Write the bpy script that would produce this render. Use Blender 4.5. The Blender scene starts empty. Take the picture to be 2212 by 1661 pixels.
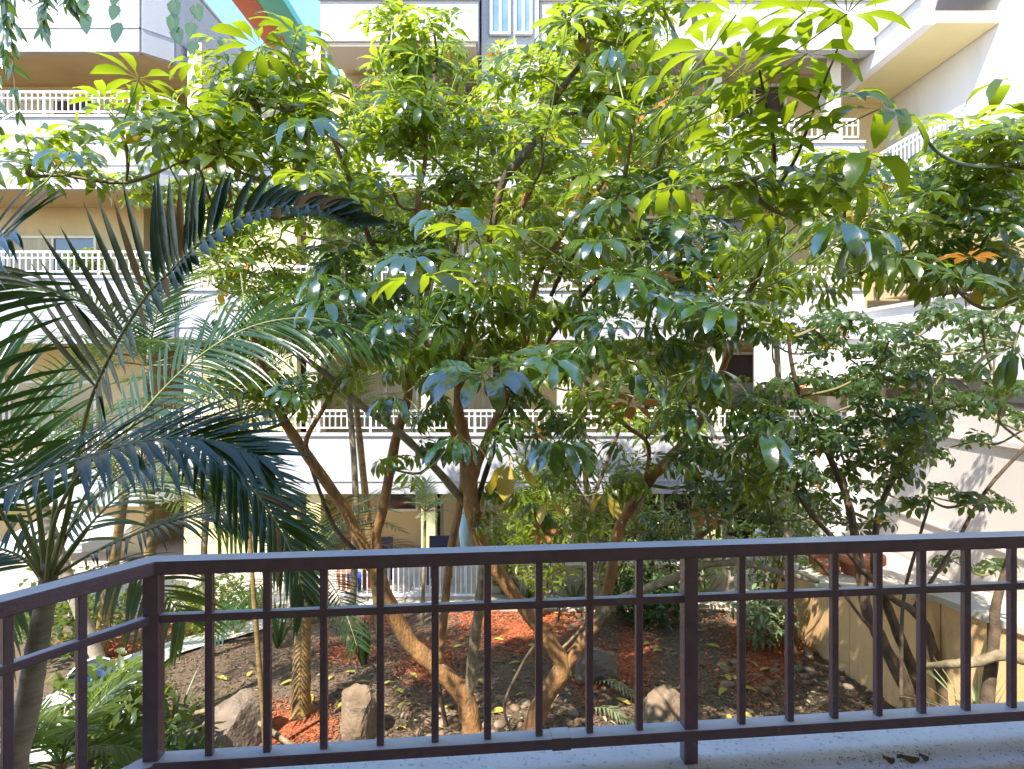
import bpy, math, random
from math import sin, cos, pi, radians
from mathutils import Vector, Matrix, noise

random.seed(11)
scene = bpy.context.scene
COL = scene.collection
# ---------------------------------------------------------------- camera, sky, sun, exposure
F = 1350.0; CX = 1106.0; HY = 792.0; CZ = 4.4      # photo measured on a 2212 px wide copy
cam_d = bpy.data.cameras.new('camera'); cam = bpy.data.objects.new('camera', cam_d)
COL.objects.link(cam); cam.location = (0, 0, CZ); cam.rotation_euler = (radians(90), 0, 0)
cam_d.sensor_width = 36; cam_d.lens = 36 * F / 2212; cam_d.shift_y = -38.5 / 2212
cam_d.clip_start = 0.05; cam_d.clip_end = 500
scene.camera = cam
SUN = Vector((-0.50, -0.95, 1.35)).normalized()
world = bpy.data.worlds.new('World'); scene.world = world; world.use_nodes = True
nt = world.node_tree; bg = nt.nodes['Background']
sky = nt.nodes.new('ShaderNodeTexSky'); sky.sky_type = 'NISHITA'; sky.sun_disc = False
sky.sun_elevation = math.asin(SUN.z); sky.sun_rotation = math.atan2(SUN.x, SUN.y)
sky.air_density = 1.0; sky.dust_density = 0.0; sky.ozone_density = 4.0
nt.links.new(sky.outputs[0], bg.inputs[0]); bg.inputs[1].default_value = 0.15
sd = bpy.data.lights.new('sun', 'SUN'); sd.energy = 2.8; sd.angle = radians(0.55); sd.color = (1, 0.95, 0.86)
so = bpy.data.objects.new('sun', sd); COL.objects.link(so)
so.rotation_euler = SUN.to_track_quat('Z', 'Y').to_euler(); so.location = SUN * 40
scene.view_settings.view_transform = 'Standard'; scene.view_settings.look = 'None'
scene.view_settings.gamma = 1; scene.view_settings.use_curve_mapping = False
scene.view_settings.exposure = 2.0
try:
    scene.cycles.max_bounces = 8; scene.cycles.diffuse_bounces = 5
    scene.cycles.transmission_bounces = 6; scene.cycles.glossy_bounces = 3
except Exception: pass

def at(x, y, Y): return Vector(((x - CX) / F * Y, Y, CZ + (HY - y) / F * Y))
def gz(X, Y):                                    # garden ground height
    t = max(0.0, min(1.0, (Y - 6.5) / 5.0))
    return 0.28 - 0.40 * t + 0.05 * noise.noise(Vector((X * .7, Y * .7, 0))) * (1 if Y < 11.5 else 0)
def gp(x, y):                                    # point of the ground seen at x, y
    Y = 8.0
    for _ in range(12):
        Y = (CZ - gz((x - CX) / F * Y, Y)) * F / (y - HY)
    X = (x - CX) / F * Y
    return Vector((X, Y, gz(X, Y)))

# ---------------------------------------------------------------- materials
def new_mat(name):
    m = bpy.data.materials.new(name); m.use_nodes = True
    return m, m.node_tree, m.node_tree.nodes['Principled BSDF']
def mat(name, c1, c2=None, scale=6, rough=.8, bump=0, bscale=60, spec=.5, metal=0, detail=5, lo=.35, hi=.65, stretch=None, blotch=None):
    m, t, b = new_mat(name)
    b.inputs['Roughness'].default_value = rough; b.inputs['Metallic'].default_value = metal
    b.inputs['Specular IOR Level'].default_value = spec
    geo = t.nodes.new('ShaderNodeNewGeometry'); vec = geo.outputs['Position']
    if stretch:
        mp = t.nodes.new('ShaderNodeMapping'); mp.inputs['Scale'].default_value = stretch
        t.links.new(vec, mp.inputs[0]); vec = mp.outputs[0]
    if c2 is None: b.inputs['Base Color'].default_value = (*c1, 1)
    else:
        n = t.nodes.new('ShaderNodeTexNoise'); n.inputs['Scale'].default_value = scale; n.inputs['Detail'].default_value = detail
        r = t.nodes.new('ShaderNodeValToRGB'); r.color_ramp.elements[0].position = lo; r.color_ramp.elements[1].position = hi
        r.color_ramp.elements[0].color = (*c1, 1); r.color_ramp.elements[1].color = (*c2, 1)
        t.links.new(vec, n.inputs['Vector']); t.links.new(n.outputs['Fac'], r.inputs[0])
        out = r.outputs[0]
        if blotch:
            bc, bs, blo, bhi = blotch
            n2 = t.nodes.new('ShaderNodeTexNoise'); n2.inputs['Scale'].default_value = bs; n2.inputs['Detail'].default_value = 8
            n2.inputs['Roughness'].default_value = .7
            r2 = t.nodes.new('ShaderNodeValToRGB'); r2.color_ramp.elements[0].position = blo; r2.color_ramp.elements[1].position = bhi
            mx = t.nodes.new('ShaderNodeMix'); mx.data_type = 'RGBA'
            t.links.new(vec, n2.inputs['Vector']); t.links.new(n2.outputs['Fac'], r2.inputs[0])
            t.links.new(r2.outputs[0], mx.inputs[0]); t.links.new(out, mx.inputs[6]); mx.inputs[7].default_value = (*bc, 1)
            out = mx.outputs[2]
        t.links.new(out, b.inputs['Base Color'])
    if bump:
        n3 = t.nodes.new('ShaderNodeTexNoise'); n3.inputs['Scale'].default_value = bscale; n3.inputs['Detail'].default_value = 6
        bp = t.nodes.new('ShaderNodeBump'); bp.inputs['Strength'].default_value = bump; bp.inputs['Distance'].default_value = .02
        t.links.new(vec, n3.inputs['Vector']); t.links.new(n3.outputs['Fac'], bp.inputs['Height']); t.links.new(bp.outputs[0], b.inputs['Normal'])
    return m
def leaf_mat(name, dark, light, trans, tw=.45, rough=.3, spec=.8):
    """leaf: glossy top, light passing through; hue varies per leaf (object random + the tint attribute)"""
    m, t, b = new_mat(name)
    oi = t.nodes.new('ShaderNodeObjectInfo'); at_ = t.nodes.new('ShaderNodeAttribute'); at_.attribute_name = 'tint'
    add = t.nodes.new('ShaderNodeMath'); add.operation = 'ADD'
    t.links.new(oi.outputs['Random'], add.inputs[0]); t.links.new(at_.outputs['Fac'], add.inputs[1])
    fr = t.nodes.new('ShaderNodeMath'); fr.operation = 'FRACT'; t.links.new(add.outputs[0], fr.inputs[0])
    geo = t.nodes.new('ShaderNodeNewGeometry')
    nz = t.nodes.new('ShaderNodeTexNoise'); nz.inputs['Scale'].default_value = 25
    t.links.new(geo.outputs['Position'], nz.inputs['Vector'])
    def ramp(a, c):
        mx = t.nodes.new('ShaderNodeMix'); mx.data_type = 'RGBA'
        mx.inputs[6].default_value = (*a, 1); mx.inputs[7].default_value = (*c, 1)
        t.links.new(fr.outputs[0], mx.inputs[0]); return mx.outputs[2]
    base = ramp(dark, light)
    mul = t.nodes.new('ShaderNodeMix'); mul.data_type = 'RGBA'; mul.blend_type = 'MULTIPLY'; mul.inputs[0].default_value = .35
    t.links.new(base, mul.inputs[6]); t.links.new(nz.outputs['Color'], mul.inputs[7])
    t.links.new(mul.outputs[2], b.inputs['Base Color'])
    b.inputs['Roughness'].default_value = rough; b.inputs['Specular IOR Level'].default_value = spec
    if spec >= .9: b.inputs['Coat Weight'].default_value = .3 if name != 'waxy_leaf' else 1.0; b.inputs['Coat IOR'].default_value = 1.6 if name != 'waxy_leaf' else 2.1; b.inputs['Coat Roughness'].default_value = .13
    bp = t.nodes.new('ShaderNodeBump'); bp.inputs['Strength'].default_value = .25; bp.inputs['Distance'].default_value = .01
    t.links.new(nz.outputs['Fac'], bp.inputs['Height']); t.links.new(bp.outputs[0], b.inputs['Normal'])
    tr = t.nodes.new('ShaderNodeBsdfTranslucent')
    t.links.new(ramp(trans, tuple(min(1, v * 1.35) for v in trans)), tr.inputs['Color'])
    ms = t.nodes.new('ShaderNodeMixShader'); ms.inputs[0].default_value = tw
    t.links.new(b.outputs[0], ms.inputs[1]); t.links.new(tr.outputs[0], ms.inputs[2])
    t.links.new(ms.outputs[0], t.nodes['Material Output'].inputs['Surface'])
    return m

M = {}
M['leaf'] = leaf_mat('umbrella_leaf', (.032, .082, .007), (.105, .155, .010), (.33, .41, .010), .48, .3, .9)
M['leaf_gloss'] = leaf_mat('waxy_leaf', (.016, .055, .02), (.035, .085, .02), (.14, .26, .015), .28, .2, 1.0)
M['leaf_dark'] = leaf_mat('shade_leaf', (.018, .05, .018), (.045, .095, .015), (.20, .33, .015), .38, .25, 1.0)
M['leaf_small'] = leaf_mat('small_leaf', (.025, .06, .015), (.045, .095, .02), (.24, .34, .03), .36, .4, .6)
M['leaf_fresh'] = leaf_mat('fresh_leaf', (.11, .19, .015), (.19, .27, .025), (.42, .50, .03), .48, .35, .7)
M['leaf_yellow'] = leaf_mat('yellow_leaf', (.42, .31, .04), (.52, .40, .06), (.55, .38, .03), .4, .4, .5)
M['leaf_orange'] = leaf_mat('orange_leaf', (.5, .20, .05), (.55, .26, .06), (.6, .25, .03), .35, .5, .4)
M['palm'] = leaf_mat('palm_leaf', (.014, .05, .018), (.03, .078, .016), (.10, .19, .012), .24, .3, .8)
M['palm_bold'] = leaf_mat('palm_leaf_near', (.010, .042, .016), (.018, .058, .016), (.05, .11, .01), .16, .34, .7)
M['palm_light'] = leaf_mat('palm_leaf_light', (.06, .10, .018), (.12, .165, .035), (.28, .36, .03), .35, .4, .6)
M['palm_dry'] = leaf_mat('palm_leaf_dry', (.22, .13, .06), (.30, .19, .08), (.3, .16, .05), .25, .6, .3)
M['agave'] = leaf_mat('strap_leaf', (.03, .08, .03), (.06, .12, .03), (.12, .2, .02), .2, .35, .7)
M['agave_pale'] = leaf_mat('strap_leaf_pale', (.25, .32, .15), (.35, .40, .22), (.3, .4, .1), .25, .5, .5)
M['bark'] = mat('bark_orange', (.40, .20, .065), (.24, .12, .045), 9, .75, 1.0, 38, stretch=(1, 1, .45), blotch=((.13, .09, .055), 14, .52, .7))
M['bark_pale'] = mat('bark_pale', (.34, .26, .15), (.20, .15, .085), 10, .8, .5, 45, blotch=((.12, .09, .05), 18, .52, .7))
M['bark_dark'] = mat('bark_dark', (.16, .105, .06), (.08, .055, .035), 10, .85, .5, 45)
M['twig'] = mat('twig', (.16, .13, .05), (.22, .17, .07), 8, .7)
M['petiole'] = mat('petiole', (.20, .27, .07), (.28, .30, .10), 5, .45)
M['rachis'] = mat('rachis', (.16, .22, .06), (.26, .26, .09), 5, .4)
M['palm_trunk'] = mat('palm_trunk', (.36, .22, .07), (.18, .12, .05), 7, .7, .5, 30, stretch=(1, 1, 3))
M['palm_trunk_grey'] = mat('palm_trunk_grey', (.40, .33, .24), (.24, .20, .14), 5, .75, .4, 30, stretch=(1, 1, 3))
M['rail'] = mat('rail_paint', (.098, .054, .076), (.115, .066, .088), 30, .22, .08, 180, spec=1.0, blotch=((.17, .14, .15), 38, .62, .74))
def sky_sheen(m, col, amt):                      # pale sky sheen painted into the colour of upward faces
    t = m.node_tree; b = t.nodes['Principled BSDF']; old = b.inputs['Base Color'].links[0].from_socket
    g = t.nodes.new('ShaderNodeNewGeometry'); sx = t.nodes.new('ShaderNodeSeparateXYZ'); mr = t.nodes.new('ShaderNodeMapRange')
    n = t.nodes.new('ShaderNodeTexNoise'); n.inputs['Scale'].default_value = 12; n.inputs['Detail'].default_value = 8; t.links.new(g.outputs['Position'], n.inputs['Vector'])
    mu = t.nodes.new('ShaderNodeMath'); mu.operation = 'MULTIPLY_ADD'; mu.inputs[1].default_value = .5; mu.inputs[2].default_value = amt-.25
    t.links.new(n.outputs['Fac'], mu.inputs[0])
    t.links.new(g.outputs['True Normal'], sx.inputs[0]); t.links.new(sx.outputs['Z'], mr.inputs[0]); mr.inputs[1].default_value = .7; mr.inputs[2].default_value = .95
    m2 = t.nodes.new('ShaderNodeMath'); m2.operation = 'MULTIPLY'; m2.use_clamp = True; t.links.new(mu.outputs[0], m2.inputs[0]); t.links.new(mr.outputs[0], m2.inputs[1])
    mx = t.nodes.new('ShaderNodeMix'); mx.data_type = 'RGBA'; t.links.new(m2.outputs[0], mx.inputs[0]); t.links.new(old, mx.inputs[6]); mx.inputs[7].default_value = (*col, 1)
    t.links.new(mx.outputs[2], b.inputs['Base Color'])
sky_sheen(M['rail'], (.60, .62, .72), .95)
M['concrete'] = mat('ledge_concrete', (.80, .79, .80), (.70, .69, .70), 6, .9, .35, 160, blotch=((.34, .35, .38), 70, .56, .66))
M['balcony_stucco'] = mat('balcony_stucco', (.42, .36, .26), (.30, .25, .18), 30, .95, .8, 120)
M['white'] = mat('white_stucco', (.45, .435, .45), (.40, .385, .395), 1.2, .9, .45, 70, blotch=((.36, .345, .34), 2.2, .56, .80), stretch=(1.6, 1.6, .45))
M['cream'] = mat('cream_stucco', (.58, .50, .39), (.52, .45, .35), 1.0, .9, .3, 70, blotch=((.38, .31, .22), 3, .6, .8), stretch=(1.6, 1.6, .5))
M['peach'] = mat('peach_stucco', (.56, .46, .36), (.52, .43, .34), .8, .9, .2, 70)
M['wing_white'] = mat('white_stucco_lifted', (.72, .69, .68), (.66, .63, .62), 1.2, .9, .4, 70, blotch=((.54, .51, .49), 1.8, .6, .8), stretch=(1.4, 1.4, .5))  # white stucco, colour lightened to offset the grazing sun on the right wing
M['wing_low'] = mat('pinkish_stucco', (.68, .60, .54), (.62, .55, .49), .8, .9, .4, 70, blotch=((.40, .34, .29), 1.6, .58, .8), stretch=(1.3, 1.3, .5))
M['ochre'] = mat('ochre_stucco', (.56, .42, .22), (.50, .37, .19), 1.0, .9, .3, 70, blotch=((.40, .28, .13), 3, .58, .8), stretch=(1.6, 1.6, .5))
M['yellow'] = mat('yellow_stucco', (.70, .59, .30), (.65, .55, .27), 1.0, .9, .2, 70)
M['red'] = mat('red_paint', (.42, .11, .07), (.38, .10, .06), 2, .7)
M['teal'] = mat('teal_paint', (.10, .42, .34), (.09, .38, .31), 2, .6)
M['rail_white'] = mat('white_metal', (.78, .79, .80), None, rough=.4)
M['frame'] = mat('window_frame', (.62, .56, .46), None, rough=.5)
M['frame_blue'] = mat('window_frame_blue', (.70, .74, .80), None, rough=.4)
M['glass'] = mat('dark_glass', (.035, .03, .032), (.06, .045, .045), 2, .08, spec=.9)
M['glass_blue'] = mat('sky_glass', (.10, .17, .30), (.16, .24, .38), 2, .06, spec=1)
M['curtain'] = mat('curtain', (.50, .42, .28), (.38, .31, .20), 3, .9, .5, 10, stretch=(9, 9, .3))
M['interior'] = mat('interior_dark', (.05, .035, .03), None, rough=.9)
M['soil'] = mat('soil', (.11, .070, .042), (.20, .135, .082), 22, .95, 1.0, 90, detail=9, blotch=((.24, .165, .10), 70, .55, .7))
M['chip_dark'] = leaf_mat('bark_chip', (.06, .038, .026), (.26, .18, .12), (.1, .06, .04), .03, .8, .3)
M['chip_red'] = leaf_mat('red_bark_chip', (.40, .08, .035), (.62, .20, .075), (.3, .08, .03), .03, .8, .3)
M['chip_tan'] = leaf_mat('litter_chip', (.22, .16, .09), (.34, .27, .15), (.3, .2, .1), .05, .8, .3)
M['paving'] = mat('paving', (.55, .46, .36), (.46, .38, .30), 3, .85, .3, 60)
M['path'] = mat('path_concrete', (.72, .70, .66), (.64, .61, .57), 5, .85, .3, 60)
M['rock'] = mat('rock', (.26, .18, .11), (.13, .085, .05), 4, .9, 1.0, 28, detail=9, blotch=((.27, .22, .16), 9, .55, .7))
M['rock_grey'] = mat('rock_grey', (.25, .185, .13), (.13, .095, .07), 4, .9, 1.0, 28, detail=9, blotch=((.30, .26, .22), 9, .55, .7))
M['pebble'] = mat('pebble', (.26, .17, .095), (.16, .105, .06), 7, .75, .2, 60)
M['pebble_grey'] = mat('pebble_grey', (.30, .22, .14), (.2, .145, .095), 7, .75, .2, 60)
M['terracotta'] = mat('terracotta', (.52, .19, .09), (.42, .15, .07), 6, .8, .2, 50)
M['wall_tan'] = mat('planter_wall_tan', (.78, .47, .22), (.70, .42, .19), 1.4, .85, .35, 60, blotch=((.36, .21, .10), 2.2, .54, .8), stretch=(1.3, 1.3, .6))
M['ceramic'] = mat('white_ceramic', (.75, .74, .72), (.66, .65, .62), 5, .25)
M['blue_glaze'] = mat('blue_glaze', (.02, .04, .12), (.04, .07, .18), 6, .15)
M['canvas'] = mat('white_canvas', (.78, .76, .70), None, rough=.85)
M['teal_canvas'] = mat('teal_canvas', (.38, .52, .55), None, rough=.8)
M['valve'] = mat('green_plastic', (.04, .10, .05), None, rough=.5)
M['valve_text'] = mat('worn_green', (.35, .42, .28), None, rough=.6)
M['wood'] = mat('wood', (.20, .12, .06), (.13, .08, .04), 6, .7, .3, 40, stretch=(1, 1, 6))
M['hose'] = mat('green_stem', (.07, .14, .07), (.10, .18, .09), 10, .5)
M['blue_plastic'] = mat('blue_plastic', (.02, .06, .35), None, rough=.4)
M['dark_plastic'] = mat('dark_plastic', (.03, .03, .06), None, rough=.5)

# ---------------------------------------------------------------- mesh builder
class MB:
    def __init__(s): s.v = []; s.f = []; s.t = []; s.tc = 0.0
    def add(s, vs, fs):
        b = len(s.v); s.v.extend([tuple(v) for v in vs]); s.f.extend([tuple(i + b for i in f) for f in fs]); s.t.extend([s.tc] * len(vs))
    def box(s, x0, x1, y0, y1, z0, z1):
        s.add([(x0,y0,z0),(x1,y0,z0),(x1,y1,z0),(x0,y1,z0),(x0,y0,z1),(x1,y0,z1),(x1,y1,z1),(x0,y1,z1)],
              [(0,3,2,1),(4,5,6,7),(0,1,5,4),(1,2,6,5),(2,3,7,6),(3,0,4,7)])
    def obox(s, p, q, w, z0, z1):                  # upright slab between ground points p and q, centred, width w
        d = Vector((q[0]-p[0], q[1]-p[1], 0)).normalized(); n = Vector((-d.y, d.x, 0)) * w / 2
        P = Vector((p[0], p[1], 0)); Q = Vector((q[0], q[1], 0))
        c = [P-n, Q-n, Q+n, P+n]
        s.add([(a.x,a.y,z0) for a in c]+[(a.x,a.y,z1) for a in c], [(0,3,2,1),(4,5,6,7),(0,1,5,4),(1,2,6,5),(2,3,7,6),(3,0,4,7)])
    def tube(s, pts, rad, n=6, caps=True, knobs=0):
        pts = [Vector(p) for p in pts]; rings = []; up = None
        for i, p in enumerate(pts):
            t = (pts[min(i+1, len(pts)-1)] - pts[max(i-1, 0)])
            if t.length < 1e-9: t = Vector((0,0,1))
            t.normalize()
            if up is None: up = Vector((0,0,1)) if abs(t.z) < .9 else Vector((1,0,0))
            a = t.cross(up)
            if a.length < 1e-5: a = t.orthogonal()
            a.normalize(); b = a.cross(t).normalized(); up = b
            r = rad[i] if isinstance(rad, (list, tuple)) else rad
            row = []
            for k in range(n):
                rr = r
                if knobs: rr *= 1 + knobs * noise.noise(Vector((p.x*6+k*1.3, p.y*6, p.z*6)))
                row.append(p + (a*cos(2*pi*k/n) + b*sin(2*pi*k/n))*rr)
            rings.append(row)
        vs = [v for r in rings for v in r]; fs = []
        for i in range(len(rings)-1):
            for k in range(n): fs.append((i*n+k, i*n+(k+1)%n, (i+1)*n+(k+1)%n, (i+1)*n+k))
        if caps: fs.append(tuple(range(n))[::-1]); fs.append(tuple(range((len(rings)-1)*n, len(rings)*n)))
        s.add(vs, fs)
    def lathe(s, c, prof, n=20):
        vs = []; fs = []
        for r, z in prof:
            for k in range(n): vs.append((c[0]+r*cos(2*pi*k/n), c[1]+r*sin(2*pi*k/n), c[2]+z))
        for i in range(len(prof)-1):
            for k in range(n): fs.append((i*n+k, i*n+(k+1)%n, (i+1)*n+(k+1)%n, (i+1)*n+k))
        s.add(vs, fs)
    def mesh(s, name, m, smooth=False):
        me = bpy.data.meshes.new(name); me.from_pydata(s.v, [], s.f); me.update()
        a = me.attributes.new('tint', 'FLOAT', 'POINT'); a.data.foreach_set('value', s.t)
        me.materials.append(m)
        if smooth: me.polygons.foreach_set('use_smooth', [True]*len(me.polygons))
        return me
    def build(s, name, m, parent=None, smooth=False, origin=None, bevel=0):
        me = s.mesh(name, m, smooth); o = bpy.data.objects.new(name, me); COL.objects.link(o)
        if origin is not None:
            me.transform(Matrix.Translation(-Vector(origin))); o.location = origin
        if parent is not None: setpar(o, parent)
        if bevel:
            md = o.modifiers.new('bevel', 'BEVEL'); md.width = bevel; md.segments = 2; md.limit_method = 'ANGLE'
        return o
def setpar(o, p):
    o.parent = p; o.matrix_parent_inverse = Matrix.Translation(-world_loc(p))
def world_loc(o):
    v = Vector(o.location)
    while o.parent: v = v  ; o = o.parent; break
    return v
def tag(o, label, cat, group=None):
    o['label'] = label; o['category'] = cat
    if group: o['group'] = group
    return o
def struct(o): o['kind'] = 'structure'; return o
def stuff(o): o['kind'] = 'stuff'; return o
def thing(name, loc, label, cat, group=None):
    o = bpy.data.objects.new(name, None); COL.objects.link(o); o.location = loc; o.empty_display_size = .1
    return tag(o, label, cat, group)
def crom(pts, per=5):                               # smooth a list of (Vector, radius)
    P = [p for p, r in pts]; R = [r for p, r in pts]; o = []; ro = []
    for i in range(len(P)-1):
        a = P[max(i-1, 0)]; b = P[i]; c = P[i+1]; d = P[min(i+2, len(P)-1)]
        for k in range(per):
            t = k/per
            o.append(.5*((2*b)+(c-a)*t+(2*a-5*b+4*c-d)*t*t+(3*b-a-3*c+d)*t**3)); ro.append(R[i]*(1-t)+R[i+1]*t)
    o.append(P[-1]); ro.append(R[-1]); return o, ro

# ---------------------------------------------------------------- ground
def build_ground():
    mb = MB(); nx, ny = 90, 70
    xs = [-40 + 34*(i/14) for i in range(14)] + [-6 + 12*(i/(nx-28)) for i in range(nx-28)] + [6 + 54*(i/13) for i in range(14)]
    ys = [-20 + 24*(j/6) for j in range(6)] + [4 + 9*(j/(ny-16)) for j in range(ny-16)] + [13 + 87*(j/9) for j in range(10)]
    vs = [(x, y, gz(x, y) - (0.03 if y > 11.6 else 0)) for y in ys for x in xs]; w = len(xs)
    mb.add(vs, [(j*w+i, j*w+i+1, (j+1)*w+i+1, (j+1)*w+i) for j in range(len(ys)-1) for i in range(w-1)])
    struct(mb.build('ground', M['soil'], smooth=True))
    # paved patio strip before the far facade, laid in slabs
    p = thing('patio_paving', (0, 13, -.12), 'x', 'x'); del p['label']; del p['category']; struct(p)
    mb = MB(); mb.box(-14, 9, 11.75, 30, -.3, -.10); mb.build('paving_bed', M['paving'], p)
    base = None
    for i in range(19):
        for j in range(2):
            x = -6 + i*.72; y = 11.85 + j*.72
            if base is None:
                b = MB(); b.box(-.345, .345, -.345, .345, -.02, .03); base = b.mesh('paving_slab', M['paving'])
            o = bpy.data.objects.new('paving_slab', base); COL.objects.link(o); o.location = (x, y, -.09 + random.uniform(-.003, .003)); setpar(o, p)
    # kerb between bed and patio
    k = thing('garden_kerb', (0, 11.65, -.1), 'x', 'x'); del k['label']; del k['category']; struct(k)
    x = -7.0
    while x < 4.6:
        b = MB(); b.box(x, x+.88, 11.58, 11.74, -.2, .0); b.build('kerb_stone', M['cream'], k, bevel=.008); x += .9
    # pale path on the left
    mb = MB(); pts = [gp(60, 1660), gp(150, 1560), gp(235, 1480), gp(330, 1420), gp(480, 1375), gp(600, 1340)]
    ws = [.75, .7, .55, .35, .28, .28]; vs = []; fs = []
    c, r = crom(list(zip(pts, ws)), 6)
    for i, q in enumerate(c):
        d = (c[min(i+1, len(c)-1)]-c[max(i-1, 0)]); n = Vector((-d.y, d.x, 0)).normalized()*r[i]
        for e in (-1, 0, 1): z = q + n*e; vs.append((z.x, z.y, gz(z.x, z.y)+.045))
    for i in range(len(c)-1): fs += [(i*3, i*3+1, i*3+4, i*3+3), (i*3+1, i*3+2, i*3+5, i*3+4)]
    mb.add(vs, fs); struct(mb.build('path', M['path'], smooth=True))
build_ground()

RED = [(230,1400,75,32),(370,1345,60,25),(1110,1365,110,50),(1365,1420,45,75),(630,1570,100,45),(1640,1410,80,85),(830,1335,50,25),(930,1430,60,50),(760,1410,60,25),(1180,1330,60,30),(1270,1440,30,70),(1180,1300,120,25),(1040,1335,60,30)]
def chip_layer():
    sets = {'chip_dark': MB(), 'chip_red': MB(), 'chip_tan': MB()}
    def chip(mb, p, s):
        a = random.random()*pi*2; d = Vector((cos(a), sin(a), random.uniform(-.35, .35)))*s; e = Vector((-sin(a), cos(a), random.uniform(-.5, .5)))*s*random.uniform(.25, .5)
        mb.tc = random.random(); c = Vector((p.x, p.y, gz(p.x, p.y)+random.uniform(.004, .03)))
        mb.add([c-d-e*.4, c+d*.9-e, c+d+e*.6, c-d*.8+e], [(0,1,2,3)])
    for _ in range(19000):
        x = random.uniform(330, 1960); y = random.uniform(1300, 1640); chip(sets['chip_dark'], gp(x, y), random.uniform(.010, .036))
    for _ in range(3800):
        x = random.uniform(330, 1960); y = random.uniform(1390, 1650)**1; chip(sets['chip_tan'], gp(x, y), random.uniform(.008, .022))
    for cx, cy, rx, ry in [(a, b, c*1.25, d*1.2) for a, b, c, d in RED]:
        for _ in range(int(rx*ry*.75)+300):
            a = random.random()*2*pi; r = min(1.15, abs(random.gauss(0, .55))); x = cx+cos(a)*r*rx; y = max(1302, cy+sin(a)*r*ry)
            chip(sets['chip_red'], gp(x, y), random.uniform(.010, .032))
    for _ in range(3500):
        x = random.uniform(1500, 1900); y = random.uniform(1430, 1600); chip(sets['chip_tan'], gp(x, y), random.uniform(.006, .018))
    for nm, k in (('bark_mulch', 'chip_dark'), ('red_bark_mulch', 'chip_red'), ('leaf_litter', 'chip_tan')):
        o = stuff(sets[k].build(nm, M[k]))
        o['label'] = {'bark_mulch': 'dark brown bark mulch covering the garden bed', 'red_bark_mulch': 'red dyed bark mulch in patches around the plants', 'leaf_litter': 'tan crumbled leaf litter over the brown soil'}[nm]; o['category'] = 'mulch'
chip_layer()

# ---------------------------------------------------------------- buildings
def window(parent, x0, x1, y, z0, z1, pane='glass', frame='frame', mull=1, curtain=0, fr=.06):
    """window facing -Y: frame (mesh) > pane"""
    mb = MB(); d0, d1 = y-.05, y+.04
    mb.box(x0-fr, x1+fr, d0, d1, z1, z1+fr); mb.box(x0-fr, x1+fr, d0, d1, z0-fr, z0)
    mb.box(x0-fr, x0, d0, d1, z0, z1); mb.box(x1, x1+fr, d0, d1, z0, z1)
    for i in range(mull):
        c = x0+(x1-x0)*(i+1)/(mull+1); mb.box(c-.025, c+.025, d0+.01, d1-.01, z0, z1)
    w = mb.build('window', M[frame], parent)
    for i in range(mull+1):
        a = x0+(x1-x0)*i/(mull+1)+(.025 if i else 0); b = x0+(x1-x0)*(i+1)/(mull+1)-(.025 if i < mull else 0)
        m2 = MB(); m2.box(a, b, y+.0, y+.012, z0, z1); m2.build('pane', M['curtain' if i < curtain else pane], w)
    return w
def far_rail(parent, pts, z0, z1, sp=.13, r=.011):
    """white balcony railing along pts: top and bottom bars with posts > balusters"""
    mb = MB(); bb = MB()
    for a, b in zip(pts[:-1], pts[1:]):
        a = Vector((*a, 0)); b = Vector((*b, 0)); L = (b-a).length
        mb.obox(a, b, .05, z1-.045, z1); mb.obox(a, b, .035, z0, z0+.03); mb.obox(a, b, .03, z1-.16, z1-.135)
        n = int(L/sp)
        for i in range(n+1):
            p = a+(b-a)*(i/n)
            (mb if i % 9 == 0 else bb).box(p.x-(.025 if i % 9 == 0 else r), p.x+(.025 if i % 9 == 0 else r), p.y-r, p.y+r, z0-.12 if i % 9 == 0 else z0+.03, z1-.045)
    o = mb.build('balcony_railing', M['rail_white'], parent)
    bo = bb.build('balusters', M['rail_white'], o); bo['kind'] = 'stuff'
    return o

# centre block
CB = thing('apartment_building', (1, 15, 0), 'long cream apartment block with balconies directly behind the umbrella trees', 'building')
XL, XR = -8.0, 7.9; FY = 14.0; WY = 15.7
lev = [(1.55, 2.85), (5.0, 6.1), (8.4, 9.4), (11.7, 12.7)]
mb = MB(); mb.box(XL, XR+3, WY, WY+3, -.1, 11.6); mb.box(-4.3, XR+3, WY, WY+3, 11.6, 13.6); mb.build('wall', M['ochre'], CB)
for i, (z0, z1) in enumerate(lev):
    xa = XL if i < 3 else -4.2
    mb = MB(); mb.box(xa, XR, FY, FY+.16, z0, z1); mb.box(xa, XR, FY-.05, FY+.2, z1, z1+.06); mb.box(xa, XR, FY-.03, FY, z0+.28, z0+.31)
    mb.build('parapet', M['white'], CB)
    mb = MB(); mb.box(xa, XR, FY+.16, WY, z0+.05, z0+.3); mb.build('balcony_slab', M['cream'], CB)
    if i < 3: far_rail(CB, [(xa+.1, FY+.08), (XR-.1, FY+.08)], z1+.16, z1+.58)
# piers and windows storey by storey
for i, z in enumerate((-.1, 1.9, 5.3, 8.7)):
    top = lev[i][0]+.05 if i < 4 else z+2.8
    for x in (-7.2, -4.5, -1.9, 1.2, 4.6, 7.3):
        mb = MB(); mb.box(x-.16, x+.16, FY+.17, FY+.55, z if i == 0 else z-.02, top); mb.build('pier', M['cream' if i else 'yellow'], CB)
    for k, (a, b) in enumerate(((-6.6, -5.0), (-3.9, -2.4), (-1.2, .2), (3.3, 4.5), (5.3, 6.8))):
        zz0 = z+(.5 if i else (.95 if k == 1 else .08)); window(CB, a, b, WY-.06, zz0, top-.35, 'glass', 'frame', 1, curtain=(1 if (k+i) % 2 else 2) if k < 3 else 0)
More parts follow.
